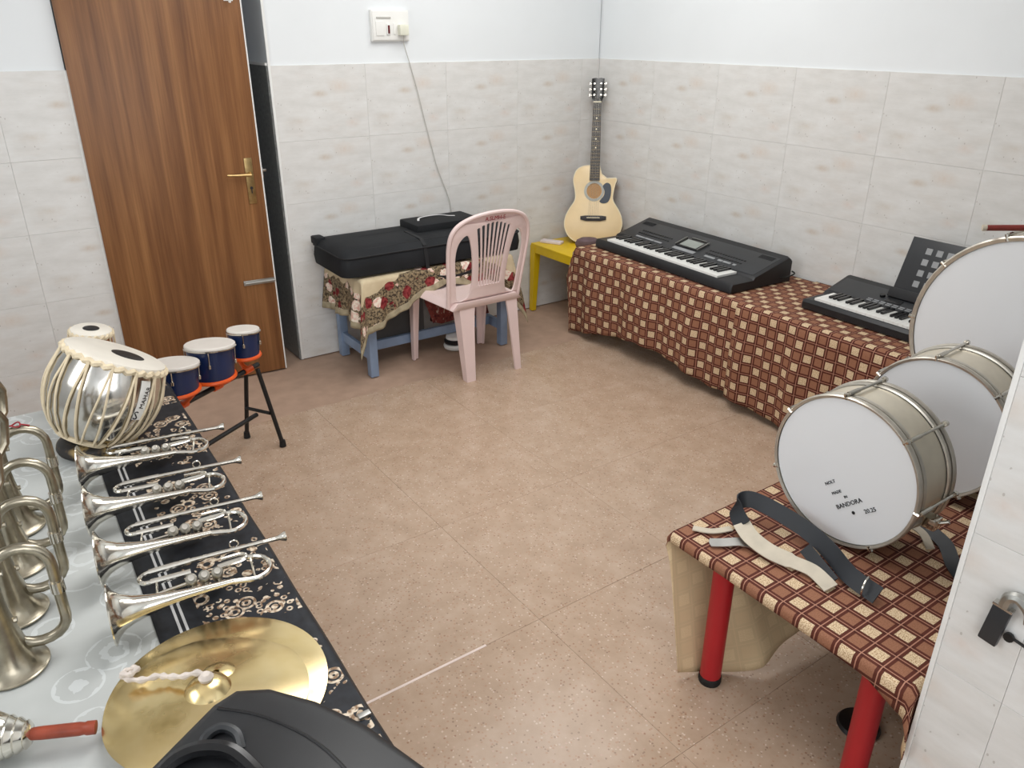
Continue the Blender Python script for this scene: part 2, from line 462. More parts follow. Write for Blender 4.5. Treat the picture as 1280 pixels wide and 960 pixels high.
def lerp_fn(pts):
    def f(x):
        if x <= pts[0][0]: return pts[0][1]
        for (a, b), (c, d) in zip(pts, pts[1:]):
            if x <= c: return b+(d-b)*(x-a)/(c-a)
        return pts[-1][1]
    return f

# ------------------------------------------------------------------ the room
XL, YF, ZC, TH = -4.75, -5.5, 2.8, 1.5
DX0, DX1, DZ, WT = -2.917, -2.055, 2.06, .36
TX = .475; ROWS = [0, .234, .539, .844, 1.149, 1.5]
def room():
    b = MB(); b.box((XL-.2, YF-.2, -.12), (.2, .9, -.006)); fl = struct(b.obj('floor', 'grout', smooth=0))
    b = MB(); b.box((XL-.2, YF-.2, ZC), (.2, .36, ZC+.1)); struct(b.obj('ceiling', 'ceiling_white', smooth=0))
    wb = MB()
    wb.box((XL, .008, 0), (DX0, WT, ZC)); wb.box((DX1, .008, 0), (.0, WT, ZC)); wb.box((DX0, .008, DZ), (DX1, WT, ZC))
    wb = struct(wb.obj('wall_back', 'paint_white', smooth=0))
    b = MB(); b.box((.008, YF, 0), (.2, .9, ZC)); wr = struct(b.obj('wall_right', 'paint_white', smooth=0))
    b = MB(); b.box((XL-.2, YF, 0), (XL, .9, ZC)); struct(b.obj('wall_left', 'paint_white', smooth=0))
    # wall behind the camera, with a wide window opening
    b = MB(); b.box((XL, YF-.2, 0), (-4.7, YF, ZC)); b.box((-2.4, YF-.2, 0), (0, YF, ZC)); b.box((-4.7, YF-.2, 0), (-2.4, YF, .95)); b.box((-4.7, YF-.2, 2.55), (-2.4, YF, ZC))
    struct(b.obj('wall_front', 'paint_white', smooth=0))
    PXW, PY = -2.052, -3.445
    b = MB(); b.box((PXW, YF, 0), (PXW+.23, PY, ZC)); wp = struct(b.obj('wall_partition', 'paint_white', smooth=0))
    # passage behind the ajar door
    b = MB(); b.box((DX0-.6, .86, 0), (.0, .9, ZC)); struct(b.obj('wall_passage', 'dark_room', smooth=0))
    # tiles ---------------------------------------------------------
    cache = {}
    def tile_mesh(wd, h, mat, t=.008, j=.0003, off=(0, 0)):
        key = (round(wd, 4), round(h, 4), mat, round(off[0], 3), round(off[1], 3))
        if key in cache: return cache[key]
        x0, x1, z0, z1 = off[0]-wd/2+j, off[0]+wd/2-j, off[1]-h/2+j, off[1]+h/2-j; c = .0006
        v = [(x0, t, z0), (x1, t, z0), (x1, t, z1), (x0, t, z1), (x0, c, z0), (x1, c, z0), (x1, c, z1), (x0, c, z1),
             (x0+c, 0, z0+c), (x1-c, 0, z0+c), (x1-c, 0, z1-c), (x0+c, 0, z1-c)]
        f = [(0, 1, 5, 4), (1, 2, 6, 5), (2, 3, 7, 6), (3, 0, 4, 7), (4, 5, 9, 8), (5, 6, 10, 9), (6, 7, 11, 10), (7, 4, 8, 11), (8, 9, 10, 11)]
        me = bpy.data.meshes.new('tile'); me.from_pydata(v, [], f); me.materials.append(MATS[mat]); cache[key] = me
        return me
    def tiles(parent, a0, a1, first, M):
        """tile a wall from a0 to a1 along its local x, vertical joints at first + n*TX"""
        xs = [a0]; q = first
        while q < a1-1e-4:
            if q > a0+.03: xs.append(q)
            q += TX
        if a1-xs[-1] > .02: xs.append(a1)
        else: xs[-1] = a1
        for xa, xb in zip(xs, xs[1:]):
            jl = first + math.floor(((xa+xb)/2-first)/TX)*TX; cx = jl+TX/2
            for r in range(len(ROWS)-1):
                za, zb = ROWS[r], ROWS[r+1]
                cz = ROWS[r+1]-.1525 if r == 0 else ROWS[r]+.1525
                me = tile_mesh(xb-xa, zb-za, 'wall_tile', off=((xa+xb)/2-cx, (za+zb)/2-cz))
                o = bpy.data.objects.new('tile', me); COL.objects.link(o); o.parent = parent
                o.matrix_world = M @ T(cx, 0, cz)
    tiles(wb, DX1+.006, 0, -.137-TX*5, Matrix())
    tiles(wb, -3.9, DX0-.004, DX0-TX*4+.2, Matrix())
    # right wall: local x runs toward -Y, facing -X
    tiles(wr, 0, 3.45, 0, RZ(-PI/2))
    # partition: faces -X; local x toward -Y from its end
    tiles(wp, -PY+.006, 4.6, 3.1, T(PXW-.008, 0, 0) @ RZ(-PI/2))
    # floor tiles
    fm = MB(); S = .6; j = .0003; c = .0006
    fm.add([(-S/2+j, -S/2+j, -.006), (S/2-j, -S/2+j, -.006), (S/2-j, S/2-j, -.006), (-S/2+j, S/2-j, -.006),
            (-S/2+j, -S/2+j, -c), (S/2-j, -S/2+j, -c), (S/2-j, S/2-j, -c), (-S/2+j, S/2-j, -c),
            (-S/2+j+c, -S/2+j+c, 0), (S/2-j-c, -S/2+j+c, 0), (S/2-j-c, S/2-j-c, 0), (-S/2+j+c, S/2-j-c, 0)],
           [(0, 1, 5, 4), (1, 2, 6, 5), (2, 3, 7, 6), (3, 0, 4, 7), (4, 5, 9, 8), (5, 6, 10, 9), (6, 7, 11, 10), (7, 4, 8, 11), (8, 9, 10, 11)])
    me = None
    for ix in range(-8, 1):
        for iy in range(-5, 3):
            x = -2.84+.3+.6*(ix+4); y = -2.42+.3+.6*iy
            if x-S/2 > .15 or x+S/2 < XL or y-S/2 > .85 or y+S/2 < -4.8: continue
            if me is None: o = fm.obj('floor_tile', 'floor_tile', fl, 0); me = o.data
            else: o = bpy.data.objects.new('floor_tile', me); COL.objects.link(o); o.parent = fl
            o.location = (x, y, 0); o.rotation_euler.z = random.choice((0, PI/2, PI, -PI/2))
    b = MB(); b.box((-2.86, -2.424, -.003), (-2.437, -2.416, .0009)); b.obj('joint_filler', 'floor_grout_white', fl, 0)
    # trims: white edge beads of the tiling and the dark jamb lining
    b = MB(); b.box((DX1-.006, -.004, 0), (DX1+.006, .006, ZC), ch=.001); struct(b.obj('trim_1', 'trim_white'))
    b = MB(); b.box((DX0-.006, -.004, 0), (DX0+.004, .006, TH), ch=.001); struct(b.obj('trim_2', 'trim_white'))
    b = MB(); b.box((PXW-.011, PY-.006, 0), (PXW+.002, PY+.003, ZC), ch=.001); struct(b.obj('trim_3', 'trim_white'))
    b = MB(); b.box((DX1-.012, .008, 0), (DX1-.0005, WT, TH)); struct(b.obj('trim_4', 'granite_dark', smooth=0))
    b = MB(); b.box((DX1-.016, .006, TH), (DX1-.0005, WT, TH+.012)); struct(b.obj('trim_5', 'trim_white', smooth=0))
    # door, ajar toward the room, hinged on its left edge
    L = .738
    d = struct(bpy.data.objects.new('door_1', None)); COL.objects.link(d); d.location = (DX0+.004, -.002, 0); d.rotation_euler.z = -math.atan2(.055, L)
    d['label'] = 'tall brown wood-grain door standing slightly ajar'
    b = MB(); b.box((0, -.017, .004), (L, .017, 2.04), ch=.0015); b.obj('leaf', 'door_wood', d)
    b = MB(); b.box((L, -.0172, .004), (L+.006, .0172, 2.04)); b.obj('edge_strip', 'trim_white', d)
    b = MB(); b.box((L-.075, -.0215, .885), (L-.038, -.017, 1.10), ch=.0015); pl = b.obj('handle_plate', 'brass_old', d)
    b = MB(); b.lathe([(0, 0), (.011, 0), (.011, .02), (.008, .03), (0, .03)], 16, T(L-.056, -.02, 1.025) @ RX(PI/2))
    b.tube([(L-.056, -.05, 1.025), (L-.085, -.052, 1.027), (L-.13, -.05, 1.028), (L-.165, -.046, 1.03)], [.0085, .008, .007, .006], 8)
    b.obj('lever_handle', 'brass_old', pl)
    b = MB(); b.lathe([(0, 0), (.007, 0), (.007, .004), (0, .004)], 12, T(L-.056, -.0215, .96) @ RX(PI/2)); b.box((L-.058, -.026, .935), (L-.054, -.0215, .958)); b.obj('keyhole', 'ink_black', pl)
    b = MB(); b.box((L+.004, -.008, 1.0), (L+.012, .006, 1.05), ch=.001); b.box((L+.006, -.006, 1.03), (L+.028, .004, 1.042), ch=.001); b.obj('latch', 'steel', d)
    b = MB(); b.box((L-.155, -.0235, .483), (L-.002, -.017, .508), ch=.002); b.tube([(L-.15, -.027, .4955), (L+.0, -.027, .4955)], .0055, 8)
    b.obj('tower_bolt', 'steel_satin', d)
    b = MB(); b.box((L-.07, -.022, 1.77), (L-.03, -.017, 1.86), ch=.002); b.tube([(L-.05, -.02, 1.795), (L-.05, -.045, 1.79), (L-.05, -.05, 1.775), (L-.05, -.045, 1.765)], .006, 8); b.obj('coat_hook', 'plastic_white', d)
    # latch on the partition
    t = thing('wall_latch', 'grey metal latch lever fixed to the near tiled partition wall', 'latch', (PXW-.008, -3.545, .72))
    b = MB(); b.tube(catmull([(-.012, -.028, .012), (-.014, -.024, .034), (-.014, -.004, .05), (-.014, .012, .044), (-.012, .016, .022)], 5), .0105, 8, T(0, -.006, 0)); b.obj('ring', 'steel_satin', t)
    b = MB(); b.box((-.016, -.015, -.065), (-.004, .017, .018), M=T(0, .012, 0) @ RX(rad(6)), ch=.003); b.obj('lever', 'plastic_dark_grey', t)
    b = MB(); b.box((-.017, -.016, .016), (-.003, .018, .022), M=T(0, .012, 0) @ RX(rad(6)), ch=.001); b.obj('collar', 'steel', t)
    b = MB(); b.tube([(-.006, -.004, -.034), (-.006, -.07, -.044)], .0028, 8); b.lathe([(0, -.003), (.009, -.003), (.009, .003), (0, .003)], 12, T(-.008, -.01, -.036) @ RY(PI/2)); b.obj('pin', 'metal_black', t)
    # switch board with a plugged adaptor
    t = thing('switch_board', 'white switch board with dark red rocker switch on upper wall', 'switch', (-1.413, .008, 1.675))
    b = MB(); b.box((-.105, -.024, -.072), (.105, 0, .072), ch=.004); b.obj('box', 'plastic_white', t)
    b = MB(); b.box((-.1, -.029, -.066), (.1, -.024, .066), ch=.0015); b.obj('cover_plate', 'plastic_white', t)
    b = MB(); b.box((-.026, -.036, -.042), (-.006, -.029, .008), ch=.002); sw = b.obj('rocker_switch', 'plastic_white', t)
    b = MB(); b.box((-.021, -.039, -.036), (-.011, -.035, .002), ch=.001); b.obj('rocker', 'switch_red', sw)
    b = MB(); b.box((-.085, -.033, -.046), (-.04, -.029, .02), ch=.001); b.obj('blank_plate', 'plastic_white', t)
    b = MB(); b.box((.012, -.033, -.04), (.026, -.029, .01), ch=.001); b.obj('socket_cover', 'plastic_white', t)
    for px in (-.06, -.02):
        b = MB(); b.box((px-.02, -.0325, .032), (px+.02, -.029, .04), ch=.001); b.obj('slot', 'cord_grey', t)
    b = MB(); b.box((.035, -.062, -.045), (.085, -.029, .005), ch=.006); tag(b.obj('plug_adaptor', 'socket_cream'), 'small cream plug adaptor pushed into the switch board', 'plug').location = (-1.413, .008, 1.675)
    pts = catmull([(-1.352, -.04, 1.635), (-1.345, -.022, 1.59), (-1.31, -.006, 1.5), (-1.27, -.006, 1.36), (-1.234, -.006, 1.21), (-1.2, -.006, 1.08), (-1.165, -.006, .95), (-1.11, -.006, .81), (-1.085, -.006, .72), (-1.08, -.008, .56), (-1.09, -.008, .3)], 6)
    b = MB(); b.tube(pts, .0022, 6); tag(b.obj('power_cord', 'cord_grey'), 'thin grey power cord hanging down the tiled wall from the plug', 'cord')
room()

def added_side_window():  # invented window, out of view, dressing the added fill lamp on the left
    t = struct(bpy.data.objects.new('added_window_1', None)); COL.objects.link(t); t.location = (XL+.001, -2.3, 1.85)
    for a, c in (((-.72, -.62), (.72, -.55)), ((-.72, .55), (.72, .62)), ((-.72, -.62), (-.65, .62)), ((.65, -.62), (.72, .62)), ((-.02, -.6), (.02, .6))):
        b = MB(); b.box((0, a[0], a[1]), (.035, c[0], c[1]), ch=.003); b.obj('added_window_frame', 'plastic_white', t)
    b = MB(); b.box((0, -.7, -.6), (.006, .7, .6)); b.obj('pane', 'lcd_grey', t)
added_side_window()
def ceiling_light(loc, rz, ln):
    t = thing('ceiling_light', 'wide white four-tube light fitting on the ceiling near the %s' % ('drums' if loc[1] < -1.8 else 'guitar corner'), 'light', loc, (0, 0, rz), 'ceiling tube lights')
    b = MB(); b.box((-ln/2, -.4, -.03), (ln/2, .4, 0), ch=.004); b.obj('housing', 'plastic_white', t)
    for q in (-.3, -.1, .1, .3):
        b = MB(); b.tube([(-ln/2+.03, q, -.042), (ln/2-.03, q, -.042)], .013, 10); b.obj('tube', 'plastic_white', t)
ceiling_light((-2.1, -2.1, 2.8), rad(20), 1.6)
ceiling_light((-1.2, -1.1, 2.8), rad(20), 1.4)

# ------------------------------------------------------------------ draped cloth
def drape(name, x0, x1, y0, y1, z, ov, mats, step=.025, wave=.012, lam=.22, flare=.03, M=None, thick=.0025, edge=False, seed=0, sag=0, lean=None):
    """cloth over a rectangular top. ov: dict l,r,f,b -> function(position along the edge) giving the overhang, 0 = ends at the edge.
       l = x0 side, r = x1 side, f = y0 side, b = y1 side"""
    rnd = random.Random(seed); ph = [rnd.uniform(0, 6.28) for _ in range(8)]
    def axis(a, b, lo, hi):
        n = max(2, int(round((b-a)/step))); L = []
        if lo: L += [(-1, k/lo) for k in range(lo, 0, -1)]
        L += [(0, a+(b-a)*i/n) for i in range(n+1)]
        if hi: L += [(1, k/hi) for k in range(1, hi+1)]
        return L
    def nseg(f): return 0 if f is None else max(4, int(max(f(t) for t in (-9, x0, (x0+x1)/2, x1, y0, (y0+y1)/2, y1))/step))
    ax = axis(x0, x1, nseg(ov.get('l')), nseg(ov.get('r')))
    ay = axis(y0, y1, nseg(ov.get('f')), nseg(ov.get('b')))
    R = .012
    def fall(d):      # rounded edge: returns outward, drop
        if d < R*1.57: a = d/R; return R*math.sin(a), R*(1-math.cos(a))
        return R, R+d-R*1.57
    verts = []; uvs = []; hems = []
    for (sy, ty) in ay:
        for (sx, tx) in ax:
            px = tx if sx == 0 else (x0 if sx < 0 else x1); py = ty if sy == 0 else (y0 if sy < 0 else y1)
            a = tx*ov['l' if sx < 0 else 'r'](py) if sx else 0
            b = ty*ov['f' if sy < 0 else 'b'](px) if sy else 0
            hem = 9
            if sx: hem = min(hem, ov['l' if sx < 0 else 'r'](py)*(1-tx))
            if sy: hem = min(hem, ov['f' if sy < 0 else 'b'](px)*(1-ty))
            if not sx and not sy:
                zz = z - (sag*math.sin(PI*(px-x0)/(x1-x0))*math.sin(PI*(py-y0)/(y1-y0)) if sag else 0)
                P = (px, py, zz)
                hh = 9
                for s_, key, pos, dd in ((0, 'l', py, px-x0), (0, 'r', py, x1-px), (0, 'f', px, py-y0), (0, 'b', px, y1-py)):
                    if ov.get(key): hh = min(hh, dd+ov[key](pos))
                hem = hh
            elif sx and not sy:
                o, d = fall(a); k = min(1, a/.25)
                o += k*(flare + wave*math.sin(2*PI*py/lam+ph[0]) + wave*.5*math.sin(2*PI*py/lam*2.3+ph[1]))
                P = (px+sx*o, py, z-d)
                for key, dd in (('f', py-y0), ('b', y1-py)):
                    if ov.get(key): hem = min(hem, dd+ov[key](px))
            elif sy and not sx:
                o, d = fall(b); k = min(1, b/.25)
                o += k*(flare + wave*math.sin(2*PI*px/lam+ph[2]) + wave*.5*math.sin(2*PI*px/lam*2.3+ph[3]))
                if lean and sy > 0:
                    q = lean(px)*b/max(.05, ov['b'](px)); o += q; d = math.sqrt(max(0, d*d-q*q))
                P = (px, py+sy*o, z-d)
                for key, dd in (('l', px-x0), ('r', x1-px)):
                    if ov.get(key): hem = min(hem, dd+ov[key](py))
            else:
                rho = math.hypot(a, b); th = math.atan2(b, a); o, d = fall(rho)
                k = min(1, rho/.25)
                fold = math.sin(2*th)**2
                o += k*flare*.7 + .28*min(a, b)*fold
                # wave values at the two neighbouring edges, blended
                wx = k*(wave*math.sin(2*PI*py/lam+ph[0]) + wave*.5*math.sin(2*PI*py/lam*2.3+ph[1]))
                wy = k*(wave*math.sin(2*PI*px/lam+ph[2]) + wave*.5*math.sin(2*PI*px/lam*2.3+ph[3]))
                ct, st = math.cos(th), math.sin(th)
                o2 = o + wx*ct*ct + wy*st*st + k*flare*.3*(1-fold)
                ly = 0
                if lean and sy > 0: ly = lean(px)*b/max(.05, ov['b'](px)); d = math.sqrt(max(0, d*d-ly*ly))
                P = (px+sx*o2*ct, py+sy*o2*st+ly, z-d)
            verts.append(P if P[2] > .004 else (P[0], P[1], .004+.002*abs(math.sin(P[0]*40+P[1]*30))))
            ua = px + (sx*a if sx else 0); vb = py + (sy*b if sy else 0)
            uvs.append((ua, vb)); hems.append(hem)
    W = len(ax); faces = []
    for j in range(len(ay)-1):
        for i in range(W-1):
            o = j*W+i; faces.append((o, o+1, o+W+1, o+W))
    me = bpy.data.meshes.new(name); me.from_pydata(verts, [], faces)
    uvl = me.uv_layers.new(name='UVMap')
    for lp in me.loops: uvl.data[lp.index].uv = uvs[lp.vertex_index]
    if edge:
        e2 = me.uv_layers.new(name='Edge')
        for lp in me.loops: e2.data[lp.index].uv = (hems[lp.vertex_index], 0)
    if M: me.transform(M)
    o = link(name, me, mats, None, 60)
    md = o.modifiers.new('thickness', 'SOLIDIFY'); md.thickness = thick; md.offset = -1
    if len(mats) > 1: md.material_offset = 1
    return o
K = lambda v: (lambda t: v)

# ------------------------------------------------------------------ benches by the right wall
def plain_bench(name, label, x0, x1, y0, y1, h, legmat, inset=.04, lw=.045, top_t=.022):
    t = thing(name, label, 'bench', ((x0+x1)/2, (y0+y1)/2, 0))
    cx, cy = (x0+x1)/2, (y0+y1)/2
    b = MB(); b.box((x0-cx, y0-cy, h-top_t), (x1-cx, y1-cy, h), ch=.003); b.obj('tabletop', legmat, t)
    b = MB(); b.box((x0-cx+inset, y0-cy+inset, h-.09), (x1-cx-inset, y1-cy-inset, h-top_t)); b.obj('apron', legmat, t)
    for sx in (-1, 1):
        for sy in (-1, 1):
            lx = sx*((x1-x0)/2-inset-lw/2); ly = sy*((y1-y0)/2-inset-lw/2)
            b = MB(); b.box((lx-lw/2, ly-lw/2, 0), (lx+lw/2, ly+lw/2, h-.05), ch=.003); b.obj('leg', legmat, t)
    return t
BH = .515
def benches():
    plain_bench('low_bench', 'low bench hidden under checked cloth, carrying the long keyboard by the guitar', -.53, -.03, -1.72, -.53, BH, 'door_wood')
    plain_bench('low_bench', 'low bench hidden under checked cloth, carrying the smaller keyboard with music stand', -.57, -.03, -2.70, -1.80, BH, 'door_wood')
    hem = lerp_fn([(-1.75, .46), (-1.60, .475), (-1.38, .43), (-1.08, .405), (-.76, .455), (-.55, .505), (-.5, .508)])
    c = drape('tablecloth', -.555, -.012, -1.735, -.51, BH+.004, {'l': lambda y: hem(y), 'b': K(.0) if False else (lambda x: .12)}, ['cloth_checked', 'cloth_checked_inner'], wave=.014, lam=.36, flare=.02, seed=3)
    tag(c, 'brown and cream checked cloth draped over the bench under the long keyboard', 'tablecloth', 'checked tablecloths')
    hem2 = lerp_fn([(-2.75, .5), (-2.0, .495), (-1.75, .47)])
    c = drape('tablecloth', -.59, -.012, -2.72, -1.725, BH+.009, {'l': hem2, 'f': K(.06)}, ['cloth_checked', 'cloth_checked_inner'], wave=.012, lam=.33, flare=.015, seed=5, thick=.003)
    tag(c, 'brown and cream checked cloth draped over the bench under the smaller keyboard', 'tablecloth', 'checked tablecloths')
benches()

# ------------------------------------------------------------------ keyboards
def keyboard(t, L, D, hf, hb, x_keys, nwhite, octave0, kd, ky0):
    """local x along length, y toward the back, z up"""
    def zt(y): return hf + (hb-hf)*max(0, min(1, (y-.155)/(D-.155)))**1.0
    prof = [(0, .004), (.0, hf*.72), (.012, hf), (.15, hf), (.16, hf+.012), (D-.03, hb), (D, hb-.02), (D, .004)]
    # body: profile extruded along x
    b = MB(); n = len(prof); vs_ = []
    xs = [0, .012, L-.012, L]
    for i, x in enumerate(xs):
        ins = .006 if i in (0, 3) else 0
        for (y, z) in prof:
            vs_.append((x, min(max(y, ins), D-ins), z-ins if z > .01 else z))
    fs = []
    for i in range(3):
        for k in range(n):
            j = (k+1) % n; fs.append((i*n+k, i*n+j, (i+1)*n+j, (i+1)*n+k))
    fs.append(tuple(range(n-1, -1, -1))); fs.append(tuple(3*n+k for k in range(n)))
    b.add(vs_, fs); b.obj('body', 'plastic_black', t, 30)
    kx0, kx1 = x_keys; kw = (kx1-kx0)/nwhite
    b = MB(); b.box((kx0-.006, .016, hf-.004), (kx1+.006, .158, hf+.001)); b.obj('key_bed', 'plastic_black_gloss', t)
    wk = MB(); bk = MB(); pat = [1, 1, 0, 1, 1, 1, 0]
    for i in range(nwhite):
        wk.box((kx0+i*kw+.0007, .02, hf), (kx0+(i+1)*kw-.0007, .152, hf+.011), ch=0)
        if i < nwhite-1 and pat[(i+octave0) % 7]:
            x = kx0+(i+1)*kw; bk.box((x-kw*.28, .068, hf+.01), (x+kw*.28, .154, hf+.021))
    stuff(wk.obj('white_keys', 'key_white', t, 0)); stuff(bk.obj('black_keys', 'plastic_black_gloss', t, 0))
    return zt
def slopeM(hf, hb, D):
    a = math.atan2(hb-hf-.012, D-.03-.16)
    return T(0, .16, hf+.012) @ RX(a)
def keyboards():
    # long keyboard
    t = thing('electronic_keyboard', 'long black electronic keyboard with display, lying nearest the guitar', 'keyboard', (-.468, -.572, BH+.0055), (0, 0, rad(-93.0)))
    L, D, hf, hb = 1.045, .42, .05, .128
    keyboard(t, L, D, hf, hb, (.085, .935), 36, 0, .13, .02)
    S = slopeM(hf, hb, D)
    b = MB(); b.box((.02, .004, -.001), (L-.02, .2, .0015), M=S, ch=.0005); pn = b.obj('control_panel', 'plastic_dark_grey', t)
    b = MB(); b.box((.43, .055, .001), (.60, .145, .006), M=S, ch=.001); b.obj('display_frame', 'plastic_black_gloss', pn)
    b = MB(); b.box((.455, .065, .006), (.575, .13, .0075), M=S); b.obj('display', 'lcd_grey', pn)
    b = MB(); b.box((.44, .02, .001), (.60, .043, .0035), M=S); b.obj('preset_list', 'print_grey', pn)
    for (x0, x1, y0, y1) in ((.14, .21, .022, .034), (.215, .285, .022, .034), (.29, .35, .022, .034), (.67, .74, .03, .044), (.765, .795, .03, .044), (.80, .85, .03, .044), (.865, .885, .03, .044)):
        b = MB(); b.box((x0, y0, .001), (x1, y1, .005), M=S, ch=.001); b.obj('button_row', 'print_grey', pn)
    bt = MB()
    for i in range(14):
        for j in range(2):
            for x in (.12+.018*i, .65+.018*i): bt.box((x, .062+.03*j, .001), (x+.011, .07+.03*j, .004), M=S)
    stuff(bt.obj('small_buttons', 'plastic_black_gloss', pn, 0))
    b = MB(); b.box((.43, .055, .002), (.436, .145, .012), M=S); b.box((.594, .055, .002), (.6, .145, .012), M=S); b.box((.46, .15, .002), (.57, .155, .009), M=S); b.obj('display_bezel', 'steel_satin', pn)
    b = MB()
    for x0 in (.04, L-.13):
        for q in range(5): b.box((x0+.0, .16+.007*q, .001), (x0+.09, .163+.007*q, .003), M=S)
    stuff(b.obj('speaker_grille', 'plastic_black', pn, 0))
    b = MB(); b.tube(catmull([(L+.0, .34, .03), (L+.02, .37, .035), (L+.035, .40, .05), (L+.02, .395, .06)], 4), .004, 6); b.obj('cable_plug', 'rubber_black', t)
    # smaller keyboard
    t = thing('electronic_keyboard', 'smaller black electronic keyboard with a raised music stand, beside the big bass drum', 'keyboard', (-.425, -1.935, BH+.011), (0, 0, rad(-91.5)))
    L, D, hf, hb = .77, .345, .046, .105
    keyboard(t, L, D, hf, hb, (.05, .72), 32, 2, .13, .02)
    S = slopeM(hf, hb, D)
    b = MB(); b.box((.02, .004, -.001), (L-.02, .13, .0015), M=S, ch=.0005); pn = b.obj('control_panel', 'plastic_dark_grey', t)
    b = MB(); b.lathe([(0, 0), (.012, 0), (.011, .01), (0, .01)], 16, S @ T(.24, .07, .001)); b.obj('volume_knob', 'plastic_black_gloss', pn)
    b = MB(); b.box((.27, .04, .001), (.34, .07, .004), M=S); b.obj('display', 'plastic_black_gloss', pn)
    bt = MB()
    for i in range(12):
        for j in range(2): bt.box((.20+.03*i, .012+.012*j, .001), (.222+.03*i, .018+.012*j, .0035), M=S)
    stuff(bt.obj('small_buttons', 'print_grey', pn, 0))
    # music stand
    Mst = T(.265, .245, .095) @ RX(rad(70))
    b = MB(); b.box((0, 0, -.003), (.36, .255, .003), M=Mst, ch=.001); ms = b.obj('music_stand', 'plastic_dark_grey', t)
    b = MB(); b.box((-.01, -.012, -.004), (.37, .03, .012), M=Mst, ch=.002); b.obj('stand_ledge', 'plastic_black', ms)
    for r in range(4):
        for q in range(5):
            b = MB(); b.box((.075+.046*q, .052+.047*r, .003), (.101+.046*q, .078+.047*r, .0042), M=Mst); b.obj('printed_square', 'print_grey', ms, 0)
keyboards()

# ------------------------------------------------------------------ stool, guitar, small things in the corner
def stool():
    h = .44
    t = thing('plastic_stool', 'bright yellow square plastic stool standing in the room corner', 'stool', (-.325, -.255, 0))
    X0, X1, Y0, Y1 = -.2, .2, -.235, .225
    b = MB(); b.box((X0, Y0, h-.012), (X1, Y1, h), ch=.004); b.obj('seat', 'plastic_yellow', t)
    for (a, c) in (((X0, Y0), (X1, Y0+.008)), ((X0, Y1-.008), (X1, Y1)), ((X0, Y0), (X0+.008, Y1)), ((X1-.008, Y0), (X1, Y1))):
        b = MB(); b.box((a[0]+.001, a[1]+.001, h-.055), (c[0]-.001, c[1]-.001, h-.010)); b.obj('apron', 'plastic_yellow', t)
    for sx in (-1, 1):
        for sy in (-1, 1):
            x = X0-.002 if sx < 0 else X1+.002; y = Y0-.002 if sy < 0 else Y1+.002
            b = MB(); w0, w1 = .048, .03
            v = []
            for z, w_ in ((0, w1), (h-.013, w0)):
                v += [(x, y, z), (x-sx*w_, y, z), (x-sx*w_, y-sy*w_, z), (x, y-sy*w_, z)]
            b.add(v, [(0, 1, 2, 3), (4, 5, 6, 7), (0, 1, 5, 4), (1, 2, 6, 5), (2, 3, 7, 6), (3, 0, 4, 7)]); b.obj('leg', 'plastic_yellow', t)
    b = MB(); b.box((-.07, -.028, 0), (.07, .028, .016), ch=.004); o = b.obj('chalk_eraser', 'eraser_pink')
    o.location = (-.42, -.11, h+.0005); o.rotation_euler.z = rad(-62)
    tag(o, 'small flat pinkish eraser lying on the yellow stool', 'eraser')
    b = MB(); b.lathe([(0, 0), (.05, 0), (.072, .008), (.08, .02), (.07, .034), (.045, .041), (0, .043)], 28, Matrix.Diagonal((1, .6, 1.75, 1)))
    o = b.obj('round_pouch', 'pouch_brown'); o.location = (-.338, -.362, h+.0005); o.rotation_euler.z = rad(-38)
    tag(o, 'dark mauve oval pouch on the stool in front of the guitar base', 'pouch')
    return h
SH = stool()
